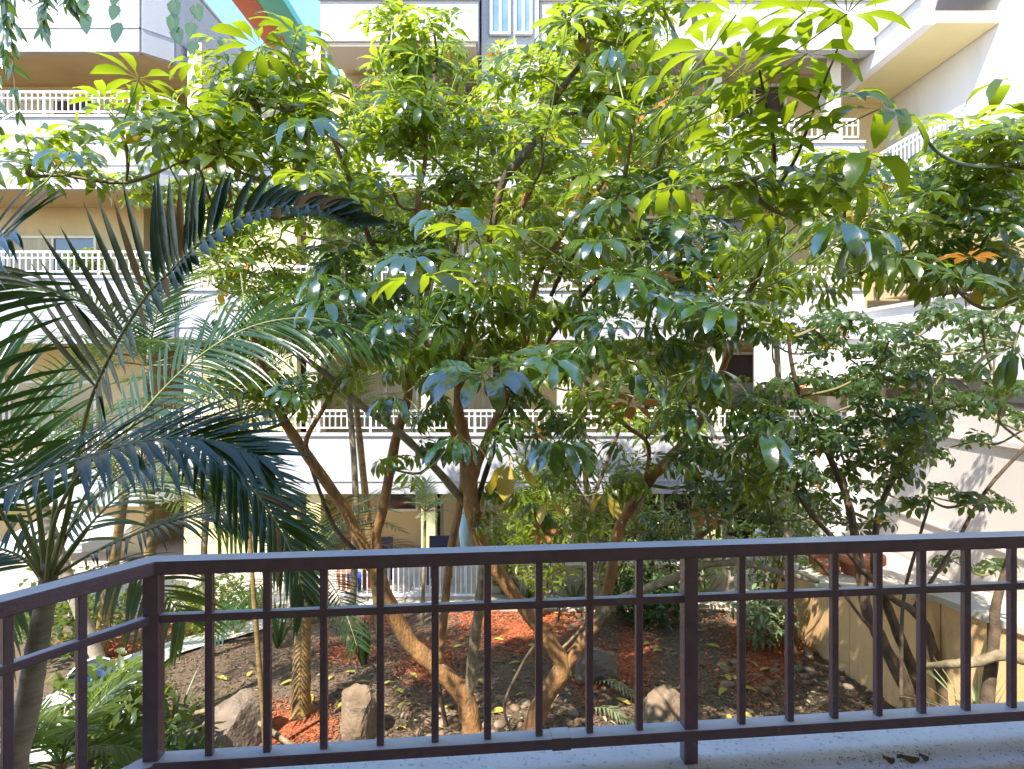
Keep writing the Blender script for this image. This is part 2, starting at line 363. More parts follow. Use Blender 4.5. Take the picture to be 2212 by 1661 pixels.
# ground floor entrance doors (dark) with pale jambs
for x0, x1 in ((-2.0, -1.68), (3.55, 4.2)):
    mb = MB(); mb.box(x0-.07, x0, FY+.6, FY+.7, -.1, 1.6); mb.box(x1, x1+.07, FY+.6, FY+.7, -.1, 1.6); mb.box(x0-.07, x1+.07, FY+.6, FY+.7, 1.5, 1.6)
    d = mb.build('door', M['cream'], CB); m2 = MB(); m2.box(x0, x1, FY+.62, FY+.68, -.1, 1.5); m2.build('door_leaf', M['interior'], d)
# corner bay high on the block: white box with tan underside, and the windowed tower
xb0, xb1 = (695-CX)/F*13, (1033-CX)/F*13
mb = MB(); mb.box(xb0, xb1, 12.9, 13.98, 11.12, 14.5); mb.box(xb0-.04, xb1+.04, 12.85, 12.9, 11.95, 12.02); mb.build('bay', M['white'], CB)
mb = MB(); mb.box(xb0+.05, xb1-.05, 12.95, 13.95, 11.04, 11.118); mb.build('soffit', M['peach'], CB)
mb = MB(); mb.box(xb1+.05, .58, 13.45, 13.98, 9.46, 14.5); mb.build('stair_tower', M['white'], CB)
window(CB, -.42, -.08, 13.38, 11.55, 14.2, 'glass_blue', 'frame_blue', 1, fr=.05)
window(CB, .1, .38, 13.38, 11.55, 14.2, 'glass_blue', 'frame_blue', 1, fr=.05)
mb = MB(); mb.box(.6, 7.9, 13.6, 13.98, 11.3, 14.5); mb.build('upper_wall', M['white'], CB)
mb = MB(); mb.box(.6, 7.9, 13.55, 13.598, 12.35, 12.42); mb.build('string_course', M['peach'], CB)

# left wing
LW = thing('apartment_building', (-10, 14, 0), 'cream left wing with white parapets, tan soffits and white balcony rails', 'building')
LY = 13.5; LX = (350-CX)/F*LY
for i, (zb, zt) in enumerate(((1.4, 2.4), (4.9, 6.3), (8.22, 9.75), (11.17, 13.2))):
    # parapet with chamfered corner towards the court, running back along the wing
    pts = [(-16, LY), (LX-.45, LY), (LX, LY+.45), (LX, 27)]
    mb = MB()
    for a, b in zip(pts[:-1], pts[1:]): mb.obox(a, b, .15, zb, zt)
    for a, b in zip(pts[:-1], pts[1:]): mb.obox(a, b, .23, zt, zt+.06)
    for a, b in zip(pts[:-1], pts[1:]): mb.obox(a, b, .19, zb+.5, zb+.53)
    mb.build('parapet', M['white' if i != 2 else 'white'], LW)
    mb = MB(); mb.add([(-16, LY+.08, zb+.04), (LX-.5, LY+.08, zb+.04), (LX-.08, LY+.5, zb+.04), (LX-.08, 27, zb+.04), (-16, 27, zb+.04),
                       (-16, LY+.08, zb+.3), (LX-.5, LY+.08, zb+.3), (LX-.08, LY+.5, zb+.3), (LX-.08, 27, zb+.3), (-16, 27, zb+.3)],
                      [(4,3,2,1,0), (5,6,7,8,9), (0,1,6,5), (1,2,7,6), (2,3,8,7), (3,4,9,8), (4,0,5,9)])
    mb.build('balcony_slab', M['ochre'], LW)
    if i in (0, 1, 2):
        far_rail(LW, [(-16, LY), (LX-.45, LY), (LX, LY+.45), (LX, 26.5)], zt+.14, zt+.60)
    if i < 3:
        window(LW, -13.4, -12.3, LY+1.63, zb+.95, zb+2.75, 'glass', 'frame', 1)
        window(LW, -12.1, -10.1, LY+1.63, zb+.95, zb+2.6, 'glass', 'frame', 1, curtain=1)
mb = MB(); mb.box(-16, LX-1.4, LY+1.7, 27, -.1, 13.0); mb.build('wall', M['ochre'], LW)
window(LW, -16, -13.6, LY+1.63, .3, 1.3, 'glass', 'frame', 0, curtain=1)
# pale yellow party wall between the left wing and the centre block
mb = MB(); mb.box(LX+.1, -4.9, 14.21, 14.5, -.1, 9.3); mb.build('party_wall', M['yellow'], LW)
# coloured roof beams running back along the wing
def beam(m, xa, xb, za, zb2):
    mb = MB(); mb.add([(xa, 11.5, za), (xb, 11.5, zb2), (xb, 30, zb2), (xa, 30, za), (xa, 11.5, za+.25), (xb, 11.5, zb2+.25), (xb, 30, zb2+.25), (xa, 30, za+.25)],
                      [(0,3,2,1),(4,5,6,7),(0,1,5,4),(1,2,6,5),(2,3,7,6),(3,0,4,7)])
    return mb.build('roof_beam', m, LW)
b1 = beam(M['red'], -8.03, -7.32, 14.9, 14.9); b1['label'] = 'red painted roof beam'
b2 = beam(M['teal'], -7.30, -6.55, 14.9, 14.9); b2['label'] = 'teal painted roof beam'

# right wing: white parapets running towards the camera, yellow underside on the third storey
RW = thing('apartment_building', (9, 11, 0), 'white right wing with wide parapets and a yellow soffit at upper right', 'building')
mb = MB(); mb.box(9.8, 14, 4, 14, 1.0, 9.0); mb.box(9.4, 14, 4, 16, 9.0, 15); mb.build('wall', M['wing_white'], RW)
mb = MB(); mb.box(7.92, 8.12, 12.0, 16, 10.98, 15); mb.box(8.12, 14, 11.9, 12.02, 11.6, 15); mb.box(7.86, 7.92, 12.0, 16, 11.55, 11.60)
mb.build('parapet', M['wing_white'], RW)
mb = MB(); mb.box(8.13, 9.38, 12.03, 16, 11.02, 11.25); mb.build('soffit', M['yellow'], RW)
mb = MB(); mb.box(8.0, 9.79, 6.0, 13.95, 7.5, 8.55); mb.build('parapet', M['wing_white'], RW)
mb = MB(); mb.box(7.8, 9.79, 6.5, 13.95, 4.2, 5.6); mb.box(7.74, 9.79, 6.45, 13.97, 5.6, 5.67); mb.build('parapet', M['wing_white'], RW)
mb = MB(); mb.box(7.45, 9.79, 5.5, 13.9, .2, 3.7); mb.box(7.38, 7.449, 5.45, 13.9, 3.2, 3.28); mb.box(7.40, 7.449, 5.45, 13.9, 1.6, 1.64); mb.build('lower_wall', M['wing_low'], RW)
mb = MB(); mb.box(8.2, 9.79, 7, 13.9, 5.9, 7.2); mb.build('recess', M['ochre'], RW)
far_rail(RW, [(8.1, 6.2), (8.1, 13.8)], 8.6, 9.1)
window(RW, 8.3, 9.2, 13.93, 2.0, 3.9, 'curtain', 'frame', 1)
mb = MB(); mb.box(5.4, 9.79, 13.5, 13.96, 3.95, 5.0); mb.box(5.4, 9.79, 13.42, 13.96, 5.0, 5.08); mb.build('parapet', M['wing_white'], RW)
mb = MB(); mb.box(5.4, 7.4, 13.3, 13.9, -.1, 2.9); mb.build('bay', M['wing_white'], RW)

# unseen building behind and above the viewer, height set for its cast shade
NB = thing('apartment_building', (0, -3, 0), 'added unseen cream building with the balcony from which the garden is seen, height set for its cast shade', 'building')
mb = MB(); mb.box(-9, 9, -6, -1.6, -.1, 8.2); mb.build('wall', M['cream'], NB)
mb = MB(); mb.box(-9, 9, -1.6, 1.2, 5.75, 6.0); mb.build('balcony_slab', M['cream'], NB)
mb = MB(); mb.box(-9, 9, 1.05, 1.2, 6.0, 7.3); mb.build('parapet', M['cream'], NB)
mb = MB(); mb.box(-9, 9, -1.6, 1.15, 2.7, 2.93); mb.build('unseen_balcony_floor', M['paving'], NB)

# ---------------------------------------------------------------- the balcony: wall, ledge, rail
RA, RB = 1.396, .1
def railpt(px): k = (px-CX)/F; Y = RA/(1-RB*k); return Vector((k*Y, Y, 0))
Lp = railpt(332); Rp = railpt(3500); LD = Vector((-.61, -1, 0)).normalized(); Le = Lp+LD*.75
rd = (Rp-Lp).normalized(); rn = Vector((rd.y, -rd.x, 0))          # towards the viewer
def prism(mb, poly, z0, z1):
    n = len(poly); mb.add([(p.x, p.y, z0) for p in poly]+[(p.x, p.y, z1) for p in poly],
        [tuple(range(n))[::-1], tuple(range(n, 2*n))]+[(i, (i+1) % n, n+(i+1) % n, n+i) for i in range(n)])
zl = CZ-.905
BW = thing('balcony_wall', (0, 1.4, 2.9), 'low white concrete balcony wall with a speckled ledge under the rail', 'balcony wall')
ln = Vector((LD.y, -LD.x, 0)); ln = ln if ln.x > 0 else -ln
out, inn = .115, .085
mb = MB()
def miter(o):                                     # corner point offset o towards viewer
    # intersection of both offset lines
    p1 = Lp+rn*o; p2 = Lp+ln*o
    den = rd.x*LD.y-rd.y*LD.x; t = ((p2.x-p1.x)*LD.y-(p2.y-p1.y)*LD.x)/den
    return p1+rd*t
outer = [Rp-rn*out, miter(-out), Le-ln*out]; inner = [Le+ln*inn, miter(inn), Rp+rn*inn]
prism(mb, outer+inner, zl-.10, zl); BWl = mb.build('ledge', M['concrete'], BW, bevel=.006)
outer = [Rp-rn*(out-.02), miter(-out+.02), Le-ln*(out-.02)]; inner = [Le+ln*(inn+.11), miter(inn+.11), Rp+rn*(inn+.11)]
mb = MB(); prism(mb, outer+inner, 2.4, zl-.103); mb.build('stucco_wall', M['balcony_stucco'], BW)
BR = thing('balcony_railing', (0, 1.4, zl), 'dark purple brown metal railing in the foreground along the balcony', 'railing')
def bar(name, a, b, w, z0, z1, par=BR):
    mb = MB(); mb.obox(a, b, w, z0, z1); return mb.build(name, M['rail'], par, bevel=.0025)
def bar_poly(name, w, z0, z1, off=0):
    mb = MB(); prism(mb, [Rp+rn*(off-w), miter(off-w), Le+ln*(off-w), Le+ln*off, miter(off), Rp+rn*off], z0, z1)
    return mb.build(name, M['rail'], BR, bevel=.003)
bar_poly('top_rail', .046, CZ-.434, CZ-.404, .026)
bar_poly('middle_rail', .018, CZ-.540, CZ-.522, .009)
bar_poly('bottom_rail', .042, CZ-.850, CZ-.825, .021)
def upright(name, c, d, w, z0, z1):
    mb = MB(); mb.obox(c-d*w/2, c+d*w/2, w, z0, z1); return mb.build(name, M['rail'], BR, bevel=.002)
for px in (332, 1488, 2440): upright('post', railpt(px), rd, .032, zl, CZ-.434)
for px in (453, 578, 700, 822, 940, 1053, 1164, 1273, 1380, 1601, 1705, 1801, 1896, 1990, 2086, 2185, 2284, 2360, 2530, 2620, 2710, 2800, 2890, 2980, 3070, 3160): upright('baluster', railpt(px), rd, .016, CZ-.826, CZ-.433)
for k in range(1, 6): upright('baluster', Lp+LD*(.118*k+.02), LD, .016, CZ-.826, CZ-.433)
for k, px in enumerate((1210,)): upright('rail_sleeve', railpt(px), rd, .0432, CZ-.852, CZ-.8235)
# dead leaf scraps on the ledge
def scrap(px, py, s, a):
    d = (railpt(px)+rn*.055); mb = MB(); p = Vector((d.x, d.y, zl+.004))
    u = Vector((cos(a), sin(a), 0)); v = Vector((-sin(a), cos(a), 0))
    rows = []
    for i in range(6):
        t = i/5; w = s*.12*sin(pi*(.05+t*.9)); rows += [p+u*(t-.5)*s-v*w+Vector((0,0,.004*sin(t*7))), p+u*(t-.5)*s+Vector((0,0,.010)), p+u*(t-.5)*s+v*w+Vector((0,0,.003))]
    mb.add(rows, [(i*3+k, i*3+k+1, i*3+k+4, i*3+k+3) for i in range(5) for k in range(2)])
    return mb.build('dead_leaf', M['bark_dark'])
gm = MB()
for k in range(260):
    px = random.choice((random.uniform(1500, 2212), random.gauss(1900, 60), random.uniform(700, 2212))); o_ = rn*random.choice((random.uniform(.02, .08), random.gauss(.03, .01))); p = railpt(px)+o_; s_ = random.uniform(.0006, .0028)
    a = random.random()*6; u = Vector((cos(a), sin(a), 0))*s_; v = Vector((-sin(a), cos(a), 0))*s_*random.uniform(.3, .9); c = Vector((p.x, p.y, zl+.0012))
    gm.add([c-u-v*.5, c+u-v+Vector((0, 0, .001)), c+u*.8+v, c-u*.6+v+Vector((0, 0, .0015))], [(0, 1, 2, 3)])
g_ = gm.build('ledge_grit', M['twig']); stuff(g_); g_['label'] = 'fine dark plant debris scattered on the pale balcony ledge'; g_['category'] = 'debris'
for i, (px, s, a, l) in enumerate(((1885, .024, -.6, 'shrivelled dark leaf curled on the balcony ledge, leftmost of three'), (1925, .046, -.3, 'long dark dead leaf lying on the balcony ledge'), (1958, .020, -.9, 'small dark dead leaf scrap at the right on the ledge'))):
    tag(scrap(px, 0, s, a), l, 'dead leaf', 'dead leaves on the balcony ledge')

# ---------------------------------------------------------------- leaves
def add_leaflet(mb, O, X, Yv, Z, az, L, W, th0, droop, r0, seg=5, wav=.0):
    """one leaflet from hub O; X,Yv,Z the frame; az azimuth; th0 start elevation; droop total bend"""
    d = X*cos(az)+Yv*sin(az); sd_ = Z.cross(d).normalized()
    p = O.copy(); ph = random.random()*6; rows = []
    th = th0; tw = random.uniform(-.35, .35)
    p = p+(d*cos(th)+Z*sin(th))*r0*.2
    for i in range(seg+1):
        t = i/seg
        if i == 1: p = p+(d*cos(th)+Z*sin(th))*r0
        elif i > 1: p = p+(d*cos(th)+Z*sin(th))*((L-0)/(seg-1)); th -= droop/(seg-1)
        tt = max(0, (i-1)/(seg-1))
        w = W*(.05 if i == 0 else (.10 if i == 1 else ((sin(pi*min(1, tt**.8*.86+.03))**.6 if tt < .99 else .25) if i < seg else .10)))
        nrm = (Z*cos(th)-d*sin(th)); fold = .22
        s2 = (sd_*cos(tw)+nrm*sin(tw)); n2 = (nrm*cos(tw)-sd_*sin(tw))
        wv = wav*W*sin(ph+i*2.1)
        rows += [p-s2*w+n2*(w*fold+wv*(i > 1)), p-n2*0, p+s2*w+n2*(w*fold-wv*(i > 1))]
    mb.add(rows, [(i*3+k, i*3+k+1, i*3+k+4, i*3+k+3) for i in range(seg) for k in range(2)])
def frame_from(axis):
    Z = Vector(axis).normalized(); X = Z.cross(Vector((.31, .95, .05)))
    if X.length < 1e-3: X = Z.orthogonal()
    X.normalize(); return X, Z.cross(X).normalized(), Z
def add_palmate(mb, O, axis, L, n, th0, droop, spin=0, wav=.12, W=None, seg=5):
    X, Yv, Z = frame_from(axis)
    span = 2*pi*.92
    for k in range(n):
        if random.random() < .07: continue
        az = spin+span*k/(n-1)+random.uniform(-.08, .08); prof = .72+.28*sin(pi*k/(n-1))
        mb.tc = min(.999, max(0, getattr(mb, 'base', .5)+random.uniform(-.06, .06)))
        LL = L*prof*random.uniform(.9, 1.08)
        add_leaflet(mb, O, X, Yv, Z, az, LL, (W or .215)*LL*random.uniform(.9, 1.1), th0+random.uniform(-.12, .12), droop*random.uniform(.75, 1.3), L*.22, seg, wav)
# variants of the compound leaf, unit leaflet length
VAR = {}
def variants(key, m, styles, seg=5):
    VAR[key] = []
    for st in styles:
        for rep in range(st[0]):
            mb = MB(); mb.base = 0; add_palmate(mb, Vector((0,0,0)), (0,0,1), 1.0, st[1]+random.randint(-1, 1), st[2], st[3], 0, .14, st[4], seg)
            mb.t = [random.random()*.02 for _ in mb.t]
            VAR[key].append(mb.mesh('leaf', m, True))
OPEN = [(5, 10, .15, .95, .150), (5, 9, .0, 1.15, .155), (4, 11, .3, 1.0, .14), (2, 7, -.1, 1.5, .17)]
HANG = [(4, 9, -.35, 1.15, .145), (4, 8, -.8, .7, .145), (2, 10, -.6, 1.0, .14)]
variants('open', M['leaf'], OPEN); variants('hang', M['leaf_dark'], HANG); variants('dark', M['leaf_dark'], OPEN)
variants('fresh', M['leaf_fresh'], [(5, 11, .35, .75, .135), (3, 10, .1, 1.0, .14)]); variants('small', M['leaf_small'], [(4, 7, -.1, .9, .26), (3, 6, -.5, .7, .25)], 4)
variants('hero', M['leaf_gloss'], [(3, 12, .1, 1.15, .165), (2, 11, .0, 1.3, .17)], 7); variants('herohang', M['leaf_gloss'], [(3, 8, -.5, 1.0, .17)], 7)
variants('yellow', M['leaf_yellow'], [(2, 5, -.9, .5, .26)]); variants('orange', M['leaf_orange'], [(2, 6, .1, .6, .2)])
variants('midhang', M['leaf'], HANG)

class Tree:
    def __init__(s, name, loc, label, cat):
        s.o = thing(name, loc, label, cat, None); s.nodes = []; s.leaves = []; s.pet = MB(); s.tw = MB(); s.dens = lambda y: 1
    def limb(s, pts, m='bark', name='branch', per=5, n=10):
        P = [(at(x, y, Y), r*.9) for x, y, Y, r in pts]; return s.limb3(P, m, name, per, n)
    def limb3(s, P, m='bark', name='branch', per=5, n=10):
        c, r = crom(P, per)
        mb = MB(); mb.tube(c, [rr*(1+.06*sin(i*1.9)) for i, rr in enumerate(r)], n, True, .16)
        ob = mb.build(name, M[m], s.o, True); s.nodes += list(zip(c, r)); return ob
    def near(s, p, lim=9):
        best = None; bd = 1e9
        for c, r in s.nodes:
            d = (c-p).length+max(0, c.z-p.z)*1.2
            if d < bd: bd = d; best = (c, r)
        return best
    def rosette(s, p, n, L, key='open', pet=.3, up=.5, twig=True, yel=.0):
        p = Vector(p)
        if twig and s.nodes:
            c, r = s.near(p); mid = (c+p)/2+Vector((random.uniform(-.1, .1), random.uniform(-.1, .1), -.12*(p-c).length+random.uniform(-.05, .05)))
            cc, rr = crom([(c, min(r*.6, .022)), (mid, .015), (p, .010)], 4)
            s.tw.tube(cc, rr, 5, False); s.nodes += list(zip(cc[-5:], rr[-5:]))
        a0 = random.random()*6
        for k in range(n):
            az = a0+k*2.4+random.uniform(-.3, .3); el = up+random.uniform(-.55, .55)
            d = Vector((cos(az)*cos(el), sin(az)*cos(el), sin(el))); ln_ = pet*random.uniform(.6, 1.25)
            q = p+d*ln_+Vector((0, 0, -.08*ln_)); mid = p+d*ln_*.55+Vector((0, 0, .04*ln_))
            s.pet.tube([p, mid, q], [.0045, .0036, .003], 4, False)
            ax = (d*.6+Vector((0, -.22, .75))+Vector((random.uniform(-.3, .3), random.uniform(-.3, .3), 0)))
            kk = key
            if random.random() < yel: kk = random.choice(('yellow', 'orange'))
            s.leaf(q, ax, L*random.uniform(.8, 1.15), kk)
    def leaf(s, q, ax, L, key, spin=None, label=None):
        s.leaves.append((Vector(q), Vector(ax), L, key, random.random()*6 if spin is None else spin, label))
    def region(s, cx, cy, rx, ry, Y0, Y1, n, L, key, pet=.3, nl=(5, 10), yel=.02, up=.42):
        pts = []; n = max(2, int(round(n*s.dens(cy))))
        for _ in range(n):
            best = None; bd = -1
            for _t in range(8):
                a = random.random()*2*pi; r = math.sqrt(random.random()); q = (cx+rx*r*cos(a), cy+ry*r*sin(a))
                d = min([1e9]+[math.hypot(q[0]-w[0], q[1]-w[1]) for w in pts])
                if d > bd: bd = d; best = q
            pts.append(best); Y = random.uniform(Y0, Y1); kk = random.choice(key) if isinstance(key, (list, tuple)) else key
            s.rosette(at(best[0], best[1], Y), random.randint(*nl), L, kk, pet, up, True, yel)
    def finish(s, leafname='leaf'):
        if s.tw.v: stuff(s.tw.build('twigs', M['twig'], s.o, True))
        if s.pet.v: stuff(s.pet.build('petioles', M['petiole'], s.o, True))
        s.leaves.sort(key=lambda l: -l[2]/max(.5, l[0].y))
        rest = {}
        for i, (q, ax, L, key, spin, label) in enumerate(s.leaves):
            X, Yv, Z = frame_from(ax); R = Matrix((X, Yv, Z)).transposed().to_4x4() @ Matrix.Rotation(spin, 4, 'Z')
            me = random.choice(VAR[key])
            if i < 300:
                o = bpy.data.objects.new(leafname, me); COL.objects.link(o); o.parent = s.o
                o.matrix_parent_inverse = Matrix.Translation(-s.o.location)
                o.matrix_basis = Matrix.Translation(q) @ R @ Matrix.Diagonal((L, L, L, 1))
                if label: o['label'] = label
                elif key == 'yellow': o['label'] = 'yellowed leaf'
                elif key == 'orange': o['label'] = 'orange brown leaf'
            else:
                T = Matrix.Translation(q) @ R @ Matrix.Diagonal((L, L, L, 1)); mb = rest.setdefault(me.materials[0].name, (MB(), me.materials[0]))[0]
                mb.tc = random.random(); mb.add([T @ v.co for v in me.vertices], [tuple(p.vertices) for p in me.polygons])
        if rest:                                    # one merged part for all leaves past the limit
            allb = MB(); mats = []; idx = []
            for nm, (b, m_) in rest.items():
                k = len(mats); mats.append(m_); base = len(allb.v)
                allb.v += b.v; allb.t += b.t; allb.f += [tuple(i+base for i in f) for f in b.f]; idx += [k]*len(b.f)
            o = allb.build('foliage', mats[0], s.o, True)
            for m_ in mats[1:]: o.data.materials.append(m_)
            o.data.polygons.foreach_set('material_index', idx); stuff(o)

# ---- umbrella tree with the curved orange trunk leaning left
A = Tree('umbrella_tree', gp(1022, 1590), 'umbrella tree whose curved orange trunk leans left behind the railing', 'tree')
A.limb([(1022,1625,7.2,.13),(1018,1570,7.2,.125),(1000,1500,7.2,.12),(940,1440,7.15,.108),(880,1380,7.1,.10),(835,1290,7.0,.09),(800,1215,6.9,.082),(768,1150,6.8,.07),(747,1104,6.7,.066),(690,1020,6.5,.06),(640,950,6.3,.055),(602,887,6.2,.05),(565,790,6.0,.042),(540,700,5.8,.03)], name='trunk', n=14)
A.limb([(835,1285,7.0,.06),(812,1170,6.9,.062),(827,1104,6.8,.06),(854,955,6.6,.058),(878,870,6.5,.052),(888,799,6.4,.046),(905,690,6.2,.04),(930,600,6.0,.035),(900,480,5.7,.03),(920,330,5.5,.02),(915,220,5.4,.015)])
A.limb([(1005,1515,7.2,.07),(1016,1470,7.2,.075),(1026,1378,7.1,.07),(1035,1314,7.0,.062),(1042,1243,6.9,.058),(1046,1190,6.9,.045)], 'bark_pale')
A.limb([(945,1435,7.15,.05),(952,1402,7.1,.052),(962,1300,7.05,.052),(975,1182,7.0,.052),(992,1098,7.0,.05),(1000,1000,6.9,.045),(960,880,6.8,.04),(940,790,6.6,.035),(860,600,6.3,.03),(800,520,5.9,.03),(760,400,5.6,.025),(700,250,5.4,.018)])
A.limb([(602,887,6.2,.03),(640,860,6.1,.025),(690,830,6.0,.022),(720,740,5.8,.018)])
A.limb([(690,1020,6.5,.03),(660,960,6.3,.028),(700,880,6.1,.025),(745,800,6.0,.02)])
A.limb([(800,1215,6.9,.03),(730,1150,6.9,.028),(690,1060,6.9,.024),(655,960,6.8,.02)], 'bark_dark')
A.limb([(940,1440,7.1,.025),(955,1520,7.2,.028),(965,1580,7.3,.03)], 'bark_dark', 'root')
# ---- umbrella tree forked like a Y in the middle
B = Tree('umbrella_tree', gp(1150, 1575), 'umbrella tree forking into a wide Y beside the grey boulder', 'tree')
B.limb([(1140,1620,7.0,.125),(1150,1570,7.0,.12),(1180,1500,7.0,.115),(1215,1440,7.0,.11),(1190,1390,6.95,.085),(1130,1310,6.9,.082),(1075,1235,6.8,.08),(1040,1175,6.7,.088),(1020,1104,6.6,.095),(1012,1006,6.5,.085),(998,921,6.4,.07),(990,880,6.3,.06),(1000,780,6.1,.05),(1040,640,5.8,.04),(1090,520,5.5,.035),(1150,400,5.3,.03)], name='trunk', n=14)
B.limb([(1020,1050,6.55,.055),(1030,1010,6.5,.055),(1056,938,6.4,.052),(1083,881,6.3,.048),(1130,760,6.0,.04),(1150,640,5.8,.034),(1190,540,5.5,.028),(1260,460,5.2,.022)])
B.limb([(1030,1090,6.7,.03),(1040,1050,6.7,.034),(1063,982,6.6,.032),(1097,887,6.4,.03),(1180,740,6.2,.026),(1290,600,5.8,.02)], 'bark_dark')
B.limb([(1005,1090,6.6,.045),(995,1076,6.6,.048),(941,1012,6.4,.045),(867,938,6.2,.042),(782,877,6.0,.038),(732,830,5.9,.034),(650,765,5.7,.028),(590,700,5.5,.02)], 'bark_pale')
B.limb([(1205,1450,7.0,.085),(1225,1432,7.0,.085),(1255,1390,7.0,.075),(1290,1340,7.0,.07),(1318,1250,7.0,.066),(1335,1150,6.9,.062),(1357,1104,6.8,.06),(1408,1033,6.7,.058),(1450,985,6.6,.055),(1490,940,6.5,.05),(1525,888,6.4,.045),(1560,800,6.2,.038),(1600,690,5.9,.03),(1640,560,5.5,.022)])
B.limb([(1290,1345,7.0,.05),(1320,1305,6.9,.055),(1374,1280,6.8,.052),(1468,1243,6.6,.05),(1505,1223,6.5,.042),(1600,1216,6.4,.036),(1700,1240,6.3,.03),(1770,1257,6.2,.022)], 'bark_pale')
B.limb([(1394,1040,6.7,.026),(1400,960,6.6,.026),(1350,917,6.4,.027),(1290,853,6.2,.024),(1259,813,6.1,.022),(1230,740,5.9,.018)])
B.limb([(1525,888,6.4,.02),(1440,800,6.2,.022),(1408,799,6.1,.02),(1480,765,6.0,.018),(1500,700,5.9,.015)])
B.limb([(1040,640,5.8,.03),(1080,412,5.6,.042),(1125,345,5.5,.04),(1171,281,5.4,.036),(1205,203,5.3,.03),(1273,118,5.2,.022)], 'bark_dark')
B.limb([(1190,640,5.8,.02),(1230,560,5.7,.022),(1290,525,5.6,.02),(1400,515,5.4,.014)], 'bark_dark')
B.limb([(1205,1290,7,.014),(1205,1340,7,.015),(1150,1400,7,.018),(1100,1490,7,.018),(1090,1540,7.0,.018),(1115,1600,7.0,.02)], 'bark_dark')
B.limb([(1300,1180,6.8,.012),(1280,1320,7,.014),(1195,1420,7,.018)], 'bark_pale')

A.dens = lambda y: .68 if y < 600 else .85
B.dens = lambda y: .64 if y < 600 else .68
A.region(600,190,120,80,4.4,5.2,7,.21,['open'],.26)
A.region(450,290,150,70,4.2,5.0,7,.21,['open'],.26)
A.region(640,350,200,110,4.6,6.0,13,.20,['open','open','dark'],.26)
A.region(900,200,90,70,5.0,5.9,8,.19,['fresh','open'],.24)
A.region(880,350,190,110,5.0,6.4,13,.20,['open','fresh','open'],.25)
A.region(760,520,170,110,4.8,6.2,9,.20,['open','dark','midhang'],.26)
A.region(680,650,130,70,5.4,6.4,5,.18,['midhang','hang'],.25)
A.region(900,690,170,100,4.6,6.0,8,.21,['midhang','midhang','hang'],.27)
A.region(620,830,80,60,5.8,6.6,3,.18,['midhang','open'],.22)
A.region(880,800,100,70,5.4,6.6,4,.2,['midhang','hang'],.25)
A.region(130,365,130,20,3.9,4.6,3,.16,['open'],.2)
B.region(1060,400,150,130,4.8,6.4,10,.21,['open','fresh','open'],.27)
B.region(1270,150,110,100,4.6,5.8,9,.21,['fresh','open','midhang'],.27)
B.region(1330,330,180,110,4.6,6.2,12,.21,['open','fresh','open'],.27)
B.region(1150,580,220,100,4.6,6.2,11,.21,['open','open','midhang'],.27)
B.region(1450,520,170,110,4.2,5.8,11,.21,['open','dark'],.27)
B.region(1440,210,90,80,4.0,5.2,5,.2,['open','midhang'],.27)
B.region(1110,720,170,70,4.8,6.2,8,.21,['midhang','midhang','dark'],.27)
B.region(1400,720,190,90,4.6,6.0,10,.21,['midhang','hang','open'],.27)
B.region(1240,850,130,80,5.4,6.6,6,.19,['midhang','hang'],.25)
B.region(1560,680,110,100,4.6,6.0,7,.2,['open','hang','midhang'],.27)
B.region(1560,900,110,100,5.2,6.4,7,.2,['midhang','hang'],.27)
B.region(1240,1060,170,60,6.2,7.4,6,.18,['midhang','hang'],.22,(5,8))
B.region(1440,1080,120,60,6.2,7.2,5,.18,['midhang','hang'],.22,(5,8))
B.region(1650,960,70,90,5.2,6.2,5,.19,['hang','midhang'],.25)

A.region(900,960,90,90,5.6,6.8,4,.19,['midhang','hang'],.24,(4,7))
A.region(560,880,70,70,5.6,6.6,3,.17,['midhang','open'],.22,(4,7))
A.region(740,760,80,80,5.6,6.6,4,.18,['midhang','open'],.24,(4,7))
A.region(900,60,60,40,5.2,5.8,3,.2,['fresh'],.22,(5,8))
A.region(230,300,60,50,4.2,4.8,3,.2,['open'],.24,(4,7))
B.region(1340,40,110,50,4.8,5.8,5,.2,['fresh','open'],.26)
B.region(1200,960,110,80,5.4,6.6,5,.19,['midhang','midhang','hang'],.25,(4,7))
B.region(1400,960,110,80,5.4,6.8,6,.18,['midhang','open','hang'],.25,(4,7))
B.region(1560,1050,110,70,5.4,6.8,6,.18,['midhang','hang'],.25,(4,7))
B.region(1100,1120,80,50,6.4,7.2,3,.16,['midhang','hang'],.2,(4,6))
B.region(1300,1160,120,40,6.4,7.4,4,.17,['midhang','hang'],.2,(4,6))
B.region(1060,800,80,70,5.4,6.4,4,.19,['midhang','hang'],.24,(4,7))
